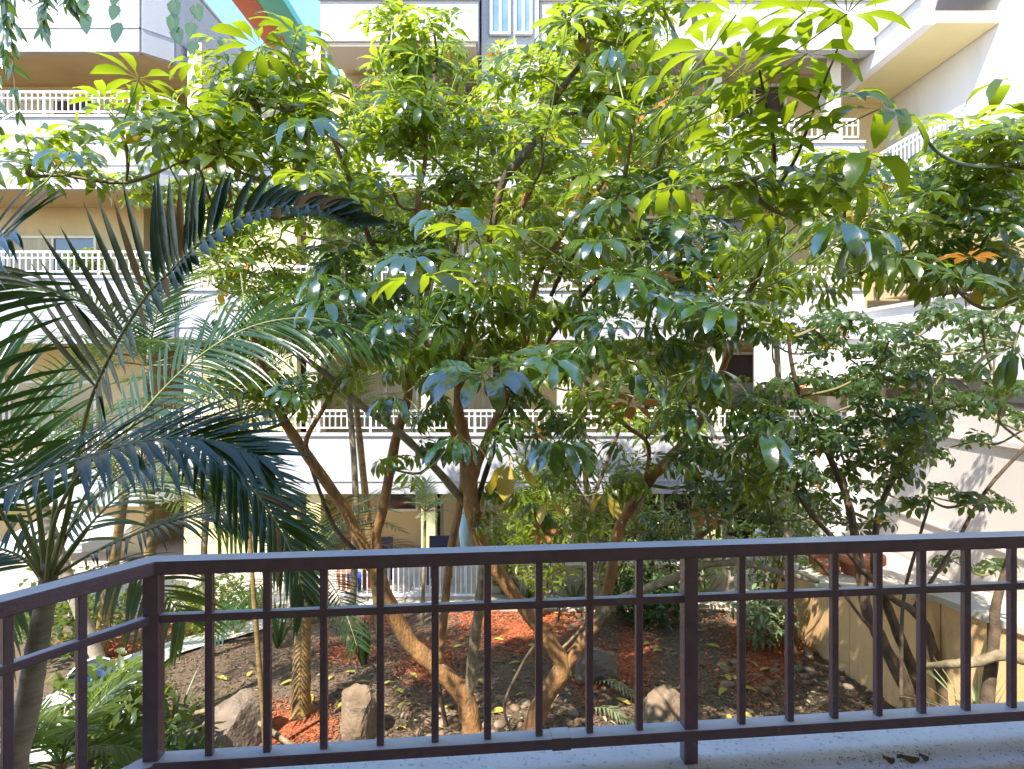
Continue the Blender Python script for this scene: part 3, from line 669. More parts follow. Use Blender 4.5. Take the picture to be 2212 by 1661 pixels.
# hand placed, recognisable leaves   (x, y, distance, leaflet length, axis, kind)
hero = [
 (A, 1050, 805, 3.3, .31, (0, -.38, .9), 'hero'), (A, 150, 330, 3.6, .2, (0, -.3, .9), 'hero'), (A, 850, 690, 3.8, .22, (-.2, -.4, .9), 'hero'), (A, 1000, 560, 3.6, .22, (.3, -.3, .9), 'hero'), (A, 905, 600, 3.0, .30, (-.1, -.1, .9), 'open'), (A, 1190, 770, 3.5, .22, (.1, -.5, .8), 'hero'),
 (A, 325, 262, 3.9, .22, (-.2, -.5, .8), 'open'), (A, 660, 260, 4.1, .24, (0, -.45, .85), 'hero'), (A, 300, 170, 3.9, .24, (0, .25, .9), 'open'), (A, 400, 225, 3.9, .24, (.1, .2, .9), 'open'),
 (A, 560, 100, 4.2, .26, (0, .3, .9), 'open'), (A, 640, 75, 4.2, .25, (.3, -.2, .9), 'open'), (A, 665, 375, 3.9, .25, (0, -.3, .9), 'open'), (A, 960, 460, 3.7, .24, (0, -.5, .8), 'hero'), (A, 890, 550, 3.5, .24, (-.1, -.5, .8), 'hero'),
 (A, 905, 120, 5.3, .25, (0, -.5, .6), 'fresh'), (A, 905, 60, 5.4, .25, (0, -.2, .9), 'fresh'), (A, 850, 70, 5.4, .22, (-.4, -.3, .8), 'fresh'), (A, 960, 90, 5.4, .22, (.4, -.3, .8), 'fresh'), (A, 820, 130, 5.3, .23, (-.5, -.3, .8), 'fresh'), (A, 990, 150, 5.3, .22, (.4, -.4, .8), 'fresh'),
 (A, 1050, 160, 5.2, .2, (.1, -.4, .7), 'open'), (A, 515, 555, 6.2, .19, (0, -.6, .7), 'open'),
 (A, 690, 590, 4.0, .23, (0, -.4, .8), 'herohang'), (A, 700, 640, 3.8, .22, (0, 0, 1), 'herohang'), (A, 630, 840, 4.9, .20, (.2, -.5, .8), 'hero'),
 (B, 1210, 940, 3.6, .30, (0, .0, 1), 'herohang'), (B, 1105, 985, 4.0, .27, (0, .1, 1), 'yellow'), (B, 1185, 1075, 5, .2, (0, .1, 1), 'yellow'), (B, 1310, 1060, 5, .22, (0, .1, 1), 'yellow'),
 (B, 1590, 32, 3.0, .25, (-.05, -.05, 1), 'open'), (B, 1740, 25, 3.0, .26, (-.1, .1, 1), 'open'), (B, 1830, 30, 3.0, .28, (.2, .05, 1), 'open'), (B, 1745, 115, 3.1, .27, (.1, .1, 1), 'open'), (B, 1600, 165, 3.2, .26, (-.1, .2, 1), 'open'),
 (B, 1660, 200, 3.2, .25, (0, .2, 1), 'open'), (B, 1530, 110, 3.4, .26, (-.2, .1, 1), 'open'), (B, 1800, 215, 3.2, .27, (.1, -.4, .9), 'open'), (B, 1900, 235, 3.2, .30, (.2, -.3, .9), 'open'), (B, 1870, 330, 3.2, .30, (.1, -.15, 1), 'open'),
 (B, 1690, 300, 3.3, .26, (0, .1, 1), 'open'), (B, 1580, 300, 3.4, .26, (-.1, .1, 1), 'open'), (B, 1500, 230, 3.6, .26, (-.2, 0, 1), 'open'), (B, 1760, 400, 3.4, .27, (0, 0, 1), 'open'),
 (B, 1810, 465, 3.0, .24, (0, -.35, .9), 'herohang'), (B, 1870, 490, 3.1, .22, (.1, 0, 1), 'herohang'), (B, 1560, 655, 3.5, .26, (0, -.4, .9), 'hero'), (B, 1310, 690, 4.2, .22, (0, -.5, .8), 'hero'), (B, 1530, 790, 3.9, .27, (0, 0, 1), 'herohang'), (B, 1380, 800, 3.9, .23, (0, 0, 1), 'herohang'),
 (B, 1440, 640, 3.7, .27, (.1, -.3, .9), 'hero'), (B, 1290, 520, 3.8, .25, (-.1, -.35, .9), 'hero'), (B, 1480, 870, 4.1, .25, (0, 0, 1), 'herohang'), (A, 760, 620, 4.0, .25, (-.1, -.3, .9), 'hero'), (A, 850, 850, 4.3, .24, (0, 0, 1), 'herohang'), (A, 990, 940, 4.0, .26, (.1, 0, 1), 'herohang'), (B, 1340, 590, 3.6, .25, (0, -.35, .9), 'hero'), (B, 1640, 930, 3.9, .27, (0, 0, 1), 'herohang'), (B, 1225, 45, 4.3, .28, (-.2, -.1, 1), 'fresh'), (B, 1420, 60, 4.0, .26, (.2, -.1, 1), 'midhang'), (B, 1260, 390, 4.6, .24, (0, .1, 1), 'yellow'), (B, 1320, 100, 4.2, .22, (0, -.4, 1), 'herohang'),
 (B, 1490, 470, 3.6, .25, (.1, -.4, .9), 'hero'), (B, 1030, 500, 3.5, .28, (0, -.1, 1), 'open'), (B, 1120, 500, 3.6, .26, (0, -.2, 1), 'open'), (B, 1060, 600, 3.6, .26, (0, 0, 1), 'midhang'),
]
for T, x, y, Y, L, ax, key in hero:
    q = at(x, y, Y); T.leaf(q, ax, L, key)
    c, r = T.near(q); d = (c-q); 
    if d.length > .9: c = q+d.normalized()*.9
    c = c+Vector((0, 0, -.15)); T.pet.tube([q, q+(c-q)*.5-Vector((0, 0, .03)), c], [.004, .005, .006], 5, False)
# near limb reaching over from the right that carries the big silhouetted leaves
B.limb([(1600,690,5.9,.02),(1650,560,4.8,.018),(1668,420,3.9,.015),(1672,320,3.5,.012),(1650,200,3.3,.009),(1640,150,3.2,.006)], 'bark_dark')
B.limb([(1668,420,3.9,.012),(1720,340,3.5,.010),(1760,230,3.3,.008),(1815,90,3.1,.005)], 'bark_dark')
B.region(1660,400,140,90,3.4,4.4,4,.22,['open'],.28,(4,6))
B.region(1860,470,110,50,3.4,4.6,4,.21,['open','dark'],.26,(4,6))
B.region(1720,580,150,60,3.8,5.2,5,.2,['dark','midhang'],.26)
A.finish(); B.finish()

# ---- right hand tree with several dark stems and small leaves
Cc = Tree('umbrella_tree', Vector((4.45, 7.0, .3)), 'dark many stemmed tree with small leaves before the tan planter wall', 'tree')
Cc.limb([(1985,1640,7.0,.09),(1964,1507,7.0,.085),(1903,1382,7.0,.075),(1873,1318,7.0,.068),(1853,1199,7.0,.06),(1830,1080,6.9,.045),(1780,960,6.8,.035),(1720,830,6.6,.025),(1700,700,6.4,.018)], 'bark_dark', 'trunk')
Cc.limb([(2010,1640,7.1,.075),(1991,1503,7.1,.07),(1947,1385,7.1,.062),(1913,1301,7.1,.055),(1890,1230,7.1,.05),(1900,1100,7.1,.036),(1960,980,7.0,.028),(2010,850,6.9,.02)], 'bark_dark')
Cc.limb([(2050,1640,7.0,.07),(2038,1503,7.0,.065),(2005,1368,7.0,.055),(1971,1318,7.0,.05),(1920,1287,7.0,.04),(1836,1199,6.9,.03),(1760,1120,6.8,.03),(1694,1043,6.7,.028),(1592,1103,6.6,.03),(1508,1162,6.6,.026)], 'bark_dark')
Cc.limb([(1945,1600,6.6,.022),(1947,1470,6.6,.022),(1951,1301,6.6,.02),(1978,1189,6.6,.018),(2010,1080,6.6,.015)], 'bark_dark')
Cc.limb([(1903,1382,6.9,.022),(1850,1320,6.8,.02),(1800,1250,6.7,.018),(1740,1190,6.6,.014)], 'bark_dark')
Cc.limb([(1971,1318,7,.025),(2060,1180,7,.022),(2130,1060,6.8,.02),(2220,960,6.6,.022)], 'bark_dark')
Cc.limb([(1990,1440,6.3,.03),(2060,1434,5.9,.045),(2110,1429,5.8,.055),(2170,1416,5.7,.055),(2260,1440,5.6,.05)], 'bark_pale')
Cc.limb([(2120,1700,5.9,.075),(2136,1490,5.9,.065),(2148,1380,5.9,.052),(2153,1300,5.9,.045),(2200,1150,5.8,.028)], 'bark_dark')
Cc.dens = lambda y: .72
for a in ((2150,900,70,70,9),(2160,690,60,50,8),(1720,690,120,70,18),(1850,760,150,80,26),(2020,740,140,70,18),(1760,880,120,90,24),(1930,880,130,90,26),(2080,820,110,70,12),(1680,1020,110,70,16),(1860,1000,120,70,16),(1800,1110,150,40,10),(1560,1080,90,50,8),(2050,1080,110,40,6),(1990,960,80,60,7),(2110,1210,80,25,3)):
    Cc.region(a[0], a[1], a[2], a[3], 6.2, 8.6, a[4], .125, 'small', .16, (5, 9), .01, .3)
Cc.finish()
# ---- tree leaning in from the right edge
D = Tree('umbrella_tree', Vector((5.3, 5.2, .3)), 'umbrella tree leaning in from the right edge with arching green stems', 'tree')
D.limb3([(Vector((5.6, 5.2, .2)), .06), (Vector((5.2, 5.0, 2.2)), .05), (Vector((4.7, 4.7, 4.0)), .04), (Vector((4.4, 4.5, 5.2)), .03), (at(2260,300,4.4), .02)], 'bark_dark', 'trunk')
D.limb([(2260,320,4.4,.014),(2160,356,4.0,.013),(2090,356,3.7,.012),(2035,335,3.5,.011),(2000,300,3.4,.010),(1985,270,3.4,.009)], 'hose')
D.limb([(2260,335,4.6,.010),(2110,405,4.2,.009),(1960,485,4.0,.006)], 'hose')
D.region(2140,330,80,40,3.8,4.8,5,.2,['open','fresh','open'],.24,(5,8))
D.region(2110,450,120,60,4.1,5.4,8,.19,['open','dark','open'],.25)
D.region(1990,570,140,60,4.2,5.6,7,.18,['midhang','open','hang'],.25)
D.region(2150,610,70,60,4.2,5.6,4,.18,['dark','open'],.25)
for x, y, Y, L, ax, key in [(2080,605,3.2,.2,(.1,-.4,.9),'dark'),(1940,555,3.4,.22,(0,-.5,.8),'open'),(2190,745,3.0,.25,(0,-.3,.9),'hang'),(2190,175,3.5,.24,(0,-.2,1),'open'),(2090,270,3.5,.24,(-.1,-.2,1),'fresh'),(2095,555,3.6,.14,(0,0,1),'orange'),(1985,272,3.35,.13,(-.3,0,1),'fresh')]:
    D.leaf(at(x, y, Y), ax, L, key)
D.finish()
# ---- fresh green trees far behind, left
E = Tree('umbrella_tree', Vector((-4.0, 9.2, 0)), 'bright green umbrella tree by the pale yellow wall behind the palms', 'tree')
E.limb3([(Vector((-4.5, 9.3, -.1)), .05), (Vector((-4.5, 9.2, 2.2)), .045), (Vector((-3.9, 9.2, 4.2)), .04), (Vector((-3.6, 9.2, 5.4)), .03)], 'bark_pale', 'trunk')
E.region(560,600,110,50,8.6,9.8,14,.2,'fresh',.24); E.region(480,520,60,60,8.6,9.6,6,.2,['open','fresh'],.24); E.region(560,700,90,60,8.6,9.8,6,.18,['open','fresh'],.22)
E.region(330,400,60,60,8.6,9.6,4,.2,'open',.24)
E.finish()
Gt = Tree('umbrella_tree', Vector((1.2, 10.3, 0)), 'light green umbrella tree close to the far facade behind the middle trunks', 'tree')
Gt.limb3([(Vector((1.3, 10.3, -.1)), .06), (Vector((1.25, 10.3, 2)), .05), (Vector((1.1, 10.3, 4.5)), .04), (Vector((1.2, 10.2, 7.5)), .025)], 'bark_dark', 'trunk')
Gt.limb3([(Vector((1.25, 10.3, 2)), .03), (Vector((2.0, 10.3, 4)), .025), (Vector((2.6, 10.2, 6)), .02)], 'bark_dark')
for a in ((1000,240,240,130,22,8.0,9.6),(1300,240,200,150,20,8.2,9.6),(1300,450,230,160,24,8.2,10),(1080,480,220,120,20,8.4,10),(1300,850,140,110,6,9,10.3),(1120,740,120,90,6,9,10),(1420,900,90,80,4,9,10),(1250,600,200,100,10,9,10)):
    Gt.region(a[0], a[1], a[2], a[3], a[5], a[6], a[4], .21, ['fresh', 'fresh', 'open'], .25)
Gt.finish()
Ht = Tree('umbrella_tree', Vector((-2.4, 9.6, 0)), 'light green umbrella tree behind the left trunks and the big frond', 'tree')
Ht.limb3([(Vector((-2.5, 9.6, -.1)), .06), (Vector((-2.4, 9.6, 2.4)), .05), (Vector((-2.6, 9.5, 5.5)), .035), (Vector((-2.5, 9.4, 7.5)), .02)], 'bark_pale', 'trunk')
for a in ((760,300,150,110,14,8.4,9.8),(700,470,150,110,14,8.4,9.8),(850,560,140,90,12,8.4,9.8),(650,700,110,70,9,8.6,9.8),(480,420,110,90,8,8.4,9.6),(820,730,100,70,7,8.6,9.8)):
    Ht.region(a[0], a[1], a[2], a[3], a[5], a[6], a[4], .21, ['fresh', 'open', 'open'], .25)
Ht.finish()
It = Tree('umbrella_tree', Vector((4.6, 9.6, 0)), 'green umbrella tree behind the dark stems on the right', 'tree')
It.limb3([(Vector((4.4, 9.7, -.1)), .06), (Vector((4.2, 9.7, 3)), .05), (Vector((4.0, 9.6, 6.2)), .03)], 'bark_pale', 'trunk')
for a in ((1640,480,140,90,12,8.4,9.8),(1560,330,110,80,7,8.4,9.8),(1780,560,110,70,6,8.4,9.8),(1600,640,120,80,5,8.6,9.8),(1980,450,120,60,7,8.2,9.4)):
    It.region(a[0], a[1], a[2], a[3], a[5], a[6], a[4], .20, ['open', 'fresh', 'open'], .25)
It.finish()

# ---------------------------------------------------------------- palms
def strip(mb, p, d, N, L, W, droop, seg=6, prof=.5):
    """one narrow leaflet starting at p along d, bending under gravity"""
    d = d.normalized(); pts = []; q = p.copy()
    s = d.cross(N)
    if s.length < 1e-3: s = d.orthogonal()
    s.normalize()
    for i in range(seg+1):
        t = i/seg
        w = W*(.35+.65*min(1, t*4))*(1-t**3.2)
        if i == seg: w = W*.03
        n = s.cross(d).normalized()
        pts += [q-s*w+n*w*.35, q.copy(), q+s*w+n*w*.35]
        d = (d+Vector((0, 0, -droop/seg*(.4+1.2*t)))).normalized(); q = q+d*L/seg
        s = (s-d*s.dot(d)).normalized()
    mb.add(pts, [(i*3+k, i*3+k+1, i*3+k+4, i*3+k+3) for i in range(seg) for k in range(2)])
def frond(parent, P, N, L, W, m='palm', n=36, start=.18, ang=(.5, 1.1), lift=(.25, .25), droop=(.5, .5), single=False, r0=.010, tilt=0, label=None, seg=6, lenprof=None, ls=(1, 1)):
    """P rachis points; N upper side direction; leaflets on both sides; single=True makes every leaflet a sub-part"""
    N = Vector(N).normalized(); c, r = crom([(p, r0*(1-.8*i/(len(P)-1))) for i, p in enumerate(P)], 8)
    mb = MB(); mb.tube(c, r, 6, True); f = mb.build('frond', M['rachis'], parent, True)
    if label: f['label'] = label
    lm = MB(); tot = len(c)-1
    for i in range(n):
        t = start+(1-start)*(i+.3)/n; u = t*tot; k = min(tot-1, int(u)); p = c[k].lerp(c[k+1], u-k)
        T = (c[k+1]-c[k]).normalized(); S = T.cross(N).normalized(); U = S.cross(T).normalized()
        x = (t-start)/(1-start); LL = L*(.55+.9*x*1.1 if x < .35 else 1.0)*(1-max(0, x-.55)**1.3*1.5) if not lenprof else L*lenprof(x)
        LL = max(L*.18, LL)
        for side, e in ((0, -1), (1, 1)):
            if random.random() < .04: continue
            a = ang[0]+(ang[1]-ang[0])*x; lf = lift[side]
            d = (S*e*cos(a)*cos(lf)+T*sin(a)+U*sin(lf)*cos(a)).normalized()
            d = (d+Vector((random.gauss(0, .05), random.gauss(0, .05), random.gauss(0, .05)))).normalized()
            b = MB() if single else lm; b.tc = random.random()
            strip(b, p+d*.004, d, U, LL*ls[side]*(random.uniform(.9, 1.06) if random.random() > .08 else random.uniform(.45, .85)), W*random.uniform(.85, 1.1), droop[side]*random.uniform(.7, 1.3), seg)
            if single: b.build('leaflet', M['palm_dry' if random.random() < .05 else m], f, True)
    if not single: stuff(lm.build('leaflets', M[m], f, True))
    return f
def A3(*pts): return [at(*p) for p in pts]
P1 = thing('palm_tree', at(20, 1700, 3.6), 'tall feather palm with huge dark fronds filling the left side', 'palm')
mb = MB(); c, r = crom([(at(-20, 1900, 3.5), .085), (at(25, 1661, 3.5), .075), (at(60, 1520, 3.45), .06), (at(80, 1400, 3.4), .055), (at(100, 1290, 3.35), .05), (at(108, 1220, 3.3), .035)], 8)
mb.tube(c, [q*(1.07 if i % 4 == 0 else 1) for i, q in enumerate(r)], 14, True, .08); mb.build('trunk', M['palm_trunk_grey'], P1, True)
for dx, dz, l in ((-60,-150,1),(-20,-190,1),(20,-180,1),(55,-170,1),(90,-120,1)):
    mb = MB(); c, r = crom([(at(100, 1260, 3.32), .022), (at(100+dx*.5, 1260+dz*.5, 3.3), .016), (at(100+dx, 1260+dz, 3.25), .011)], 5); mb.tube(c, r, 7); mb.build('leaf_stalk', M['rachis'], P1, True)
frond(P1, A3((110,1250,3.3),(150,1080,3.15),(183,914,3.0),(203,846,2.9),(230,786,2.8),(270,711,2.7),(321,634,2.6),(372,583,2.55),(406,549,2.5),(456,507,2.45),(541,463,2.4),(625,450,2.35),(710,456,2.3),(770,480,2.3)),
      (.05, -.95, .2), .68, .025, 'palm_bold', 40, .24, (.0, 1.2), (.0, .35), (.02, .9), True, .011, ls=(1, .36), lenprof=lambda x: max(.12, (1-x)**1.15), label='large upright frond with long parallel leaflets')
frond(P1, A3((100,1260,3.3),(120,1120,3.1),(190,1000,2.9),(280,940,2.75),(380,925,2.6),(460,965,2.5),(530,1040,2.45),(590,1120,2.4),(635,1210,2.4),(655,1290,2.4)),
      (.1, -.45, .85), .33, .012, 'palm', 42, .2, (.75, 1.15), (.0, .1), (.35, .6), True, .012, label='arching frond bending down over the railing')
frond(P1, A3((-160,1200,2.7),(-60,1090,2.5),(60,1035,2.4),(190,985,2.35),(330,950,2.3),(450,950,2.3),(560,985,2.3)),
      (0, -.45, .9), .40, .015, 'palm', 42, .1, (.6, 1.1), (.2, .2), (.25, .7), False, .010)
frond(P1, A3((110,1250,3.3),(210,1190,3.3),(330,1140,3.2),(460,1105,3.2),(570,1110,3.1),(660,1160,3.1)),
      (0, -.3, .95), .36, .009, 'palm', 48, .15, (.7, 1.0), (-.1, .1), (.3, .5), False, .010)
frond(P1, A3((100,1260,3.3),(0,1100,3.1),(-70,900,2.9),(-100,700,2.8),(-60,560,2.7),(30,500,2.6)),
      (.4, -.6, .4), .6, .016, 'palm', 36, .2, (.3, 1.0), (.1, .3), (.3, .5), False, .010)
frond(P1, A3((105,1250,3.4),(190,1060,3.5),(300,900,3.6),(430,770,3.7),(560,700,3.8),(700,690,3.9),(830,740,4.0)),
      (.1, -.5, .8), .6, .014, 'palm', 44, .25, (.45, 1.0), (.0, .0), (.6, .9), False, .010)
frond(P1, A3((95,1260,3.4),(40,1200,3.4),(-60,1180,3.4),(-160,1230,3.4)), (0, -.3, .95), .5, .013, 'palm', 24, .2, (.5, .9), (0, 0), (.6, .6), False, .010)
frond(P1, A3((105,1260,3.35),(230,1230,3.2),(330,1260,3.1),(400,1340,3.0)), (0, -.3, .95), .40, .012, 'palm_light', 26, .2, (.5, .9), (0, 0), (.8, .8), False, .010)
frond(P1, A3((60,1290,3.5),(-10,1330,3.3),(-60,1430,3.2)), (0, -.3, .95), .45, .012, 'palm_light', 22, .15, (.5, .9), (0, 0), (.8, .8), False, .010)

frond(P1, A3((100,1255,3.35),(160,1130,3.3),(260,1030,3.2),(380,990,3.1),(500,1010,3.0),(600,1080,2.95)),
      (0, -.4, .9), .42, .010, 'palm', 48, .15, (.7, 1.1), (.1, .1), (.4, .5), False, .010)
frond(P1, A3((95,1255,3.4),(60,1100,3.4),(20,960,3.4),(-40,840,3.4),(-120,760,3.4)),
      (.3, -.7, .5), .6, .014, 'palm', 40, .2, (.4, 1.0), (-.1, .0), (.4, .5), False, .010)
frond(P1, A3((105,1250,3.5),(180,1150,3.7),(270,1060,3.9),(360,1020,4.1),(450,1060,4.2),(520,1140,4.2)),
      (0, -.3, .95), .6, .013, 'palm_light', 40, .15, (.5, 1.0), (0, 0), (.7, .8), False, .010)
def small_palm(base, crown, rt, m, nf, L, W, leafm, label, reach, seedv, dry=0, name='palm_tree', up=(.2, 1.2), hang=.6, n=30):
    rs = random.getstate(); random.seed(seedv)
    t = thing(name, base, label, 'palm')
    mb = MB(); c, r = crom([(base+Vector((0, 0, -.1)), rt*1.5), (base+Vector((0, 0, .12)), rt*1.15), (base.lerp(crown, .5), rt), (crown, rt*.8)], 8)
    mb.tube(c, [q*(1.09 if i % 3 == 0 else 1) for i, q in enumerate(r)], 12, True, .1); mb.build('trunk', M[m], t, True)
    for k in range(nf):
        az = k*2.399+random.uniform(-.3, .3); el = random.uniform(*up); d = Vector((cos(az)*cos(el), sin(az)*cos(el), sin(el))); R = reach*random.uniform(.75, 1.15)
        P = [crown]; q = crown.copy()
        for j in range(5):
            q = q+d*R/5; d = (d+Vector((0, 0, -hang*.32))).normalized(); P.append(q.copy())
        frond(t, P, (0, 0, 1) if abs(el) < 1 else (-cos(az), -sin(az), .4), L, W, 'palm_dry' if k < dry else leafm, n, .15, (.5, 1.0), (.15, .15), (.35, .35), False, .011, seg=4)
    random.setstate(rs); return t
small_palm(gp(650, 1548), at(655, 1250, 7.6), .10, 'palm_trunk', 13, .42, .012, 'palm', 'small palm with golden ringed trunk standing in red mulch', 1.9, 3, 1, hang=.9)
small_palm(gp(300, 1420)+Vector((-.6, 0, 0)), at(270, 1060, 8.2), .07, 'palm_trunk', 12, .5, .012, 'palm_light', 'feather palm with a few dry brown fronds left of the golden trunk', 2.1, 5, 4, hang=.8)
small_palm(Vector((-5.6, 8.6, 0)), at(60, 1000, 8.4), .08, 'palm_trunk_grey', 12, .55, .013, 'palm', 'grey trunked palm near the left wing parapet', 2.3, 9, 2, hang=.8)
small_palm(Vector((-4.14, 7.2, .2)), at(318, 790, 7.2), .06, 'palm_trunk', 13, .5, .013, 'palm', 'dense dark feather palm between the big fronds and the yellow wall', 1.5, 15, 0, up=(.0, 1.3), hang=.8)
small_palm(Vector((-2.6, 6.6, .25)), at(520, 900, 6.4), .024, 'palm_trunk', 9, .42, .012, 'palm', 'slender palm with fan of dark upright leaflets left of centre', 1.3, 21, 0, up=(.3, 1.4), hang=.7)
small_palm(Vector((-2.2, 10.4, -.1)), at(770, 880, 10.2), .06, 'palm_trunk', 10, .5, .012, 'palm_light', 'light green palm behind the orange trunks near the facade', 1.5, 31, 0, hang=.9)
small_palm(Vector((-3.9, 5.2, .28)), Vector((-3.75, 5.2, 1.1)), .05, 'palm_trunk', 9, .35, .014, 'palm_light', 'low broad leaved palm under the railing at far left', 1.0, 41, 0, up=(.4, 1.3), hang=.8)
small_palm(Vector((-1.55, 10.8, -.1)), Vector((-1.5, 10.8, 1.9)), .03, 'bark_pale', 12, .28, .010, 'agave_pale', 'pale spiky young palm in front of the ground floor window', .7, 51, 0, up=(-.2, 1.3), hang=.3, n=16)

# ---------------------------------------------------------------- low plants
def strap_plant(name, base, label, n, L, W, m, up=(.7, 1.4), droop=.5, cat='plant', seedv=1, pname='leaf', stiff=False):
    rs = random.getstate(); random.seed(seedv); t = thing(name, base, label, cat)
    for k in range(n):
        az = k*2.399+random.uniform(-.3, .3); el = random.uniform(*up); d = Vector((cos(az)*cos(el), sin(az)*cos(el), sin(el)))
        mb = MB(); mb.tc = random.random(); strip(mb, base+Vector((cos(az), sin(az), 0))*.02, d, Vector((0, 0, 1)) if el < 1.3 else Vector((cos(az), sin(az), 0)), L*random.uniform(.6, 1.1), W, droop*random.uniform(.6, 1.3), 6)
        mb.build(pname, M[m], t, True)
    random.setstate(rs); return t
strap_plant('snake_plant', gp(785, 1440), 'dark snake plant with upright pale edged blades in the mulch', 16, .62, .035, 'agave', (1.15, 1.5), .05, seedv=2)
strap_plant('snake_plant', gp(600, 1400), 'tall dark strap leaved clump left of the golden palm trunk', 14, .8, .03, 'agave', (1.0, 1.5), .2, seedv=4)
strap_plant('spider_lily', gp(540, 1330), 'green strap leaved lily at the bed edge behind the left posts', 18, .8, .03, 'palm_light', (.5, 1.3), .9, seedv=6)
strap_plant('dracaena', Vector((4.55, 6.1, .9)), 'pale spiky grass like plant at lower right against the tan wall', 46, .75, .008, 'agave_pale', (-.1, 1.4), .5, seedv=8)
strap_plant('yucca', gp(1240, 1300), 'green strappy clump in the bed under the middle of the railing', 20, .7, .028, 'palm_light', (.4, 1.3), .7, seedv=10)
strap_plant('yucca', gp(1400, 1305), 'glossy green strap clump behind the right fork of the tree', 22, .75, .028, 'leaf_fresh', (.4, 1.3), .7, seedv=12)
strap_plant('yucca', gp(1130, 1300), 'dark leaved clump just right of the pale trunk', 18, .7, .03, 'agave', (.4, 1.3), .7, seedv=14)
strap_plant('fern', gp(420, 1560)+Vector((-.1, -.3, 0)), 'bright green arching fern blades beside the corner post', 22, .95, .02, 'palm_light', (.5, 1.3), .8, seedv=16)
strap_plant('fern', gp(690, 1340), 'green grassy clump behind the golden palm trunk', 18, .6, .02, 'palm_light', (.5, 1.3), .8, seedv=18)
strap_plant('flax', gp(200, 1640), 'broad pale olive blades at the lower left behind the railing', 16, .9, .04, 'agave_pale', (.3, 1.2), .7, seedv=20)
strap_plant('flax', gp(330, 1640), 'olive green blades crossing behind the corner post', 16, .8, .035, 'palm_light', (.3, 1.2), .9, seedv=22)
strap_plant('flax', gp(1520, 1300), 'spiky green clump at the bed edge behind the second post', 20, .6, .02, 'palm_light', (.4, 1.3), .6, seedv=24)

def shrub(name, base, h, rad, label, m, n, leaf, cat='shrub', seedv=1, stems=5, elong=1.0, key=None):
    rs = random.getstate(); random.seed(seedv); t = thing(name, base, label, cat)
    sm = MB(); tips = []
    for k in range(stems):
        az = random.random()*6.28; tip = base+Vector((cos(az)*rad*.6, sin(az)*rad*.6, h*random.uniform(.6, .95)))
        c, r = crom([(base, .018), (base.lerp(tip, .5)+Vector((random.uniform(-.1, .1), 0, .05)), .013), (tip, .006)], 5); sm.tube(c, r, 5); tips += c[4:]
    sm.build('stem', M['twig'], t, True)
    lm = MB()
    for k in range(n):
        a = random.random()*6.28; b = random.uniform(-1, 1); rr = random.random()**.45
        c = random.choice(tips)*.35+(base+Vector((0, 0, h*.6)))*.65
        q = c+Vector((cos(a)*math.sqrt(1-b*b)*rad*rr, sin(a)*math.sqrt(1-b*b)*rad*rr, b*h*.45*rr)); lm.tc = random.random()
        d = Vector((random.gauss(0, 1), random.gauss(0, 1), random.gauss(.1, .6))).normalized()
        strip(lm, q, d, Vector((random.gauss(0, .4), random.gauss(0, .4), 1)), leaf*random.uniform(.7, 1.3)*elong, leaf*.28/elong**.8, .6, 3)
    stuff(lm.build('foliage', M[m], t, True)); random.setstate(rs); return t
shr = [
 ('bamboo', Vector((.55, 11.2, -.1)), 3.3, .75, 'feathery pale green bamboo between the trunks and the facade', 'leaf_fresh', 1500, .13, 1.6),
 ('bamboo', Vector((1.9, 11.3, -.1)), 3.0, .8, 'feathery green bamboo right of the yellowed leaves', 'palm_light', 1300, .12, 1.6),
 ('shrub', Vector((3.0, 11.0, -.1)), 2.2, .7, 'small leaved green shrub in front of the dark door', 'leaf_small', 900, .10, 1),
 ('shrub', Vector((4.3, 10.6, -.05)), 3.4, .9, 'light green leafy shrub beside the white bay', 'leaf_small', 1300, .12, 1),
 ('shrub', Vector((-5.0, 10.4, -.1)), 1.0, .8, 'yellow green rounded bush at the bed edge behind the corner post', 'leaf_fresh', 900, .10, 1),
 ('shrub', Vector((-6.6, 9.4, 0)), 1.3, .9, 'mid green bush at the far left below the fronds', 'palm_light', 900, .12, 1),
 ('shrub', Vector((3.9, 9.7, 0)), .9, .45, 'lacy grey green plant beside the tan planter wall', 'agave_pale', 420, .13, 1.3),
 ('shrub', Vector((5.6, 12.4, -.1)), 2.3, .7, 'dark bushy plant behind the terracotta pots', 'leaf_small', 900, .11, 1),
 ('shrub', Vector((-.2, 12.3, -.1)), 1.5, .5, 'leafy patio plant by the ground floor door', 'leaf', 450, .14, 1),
 ('shrub', Vector((2.4, 10.9, -.1)), .8, .8, 'low glossy shrub behind the Y shaped trunk', 'agave', 500, .16, 1.2),
 ('shrub', Vector((-4.3, 6.6, .25)), 1.0, .6, 'leafy olive undergrowth left of the corner post', 'palm_light', 420, .16, 1.2),
 ('shrub', Vector((-3.3, 5.9, .25)), .7, .5, 'low mixed undergrowth below the corner post', 'leaf_small', 350, .14, 1.2)]
for i, (nm, b, h, r_, lb, m, n, lf, el) in enumerate(shr): shrub(nm, b, h, r_, lb, m, n, lf, 'bamboo' if nm == 'bamboo' else 'shrub', 100+i, 6, el)
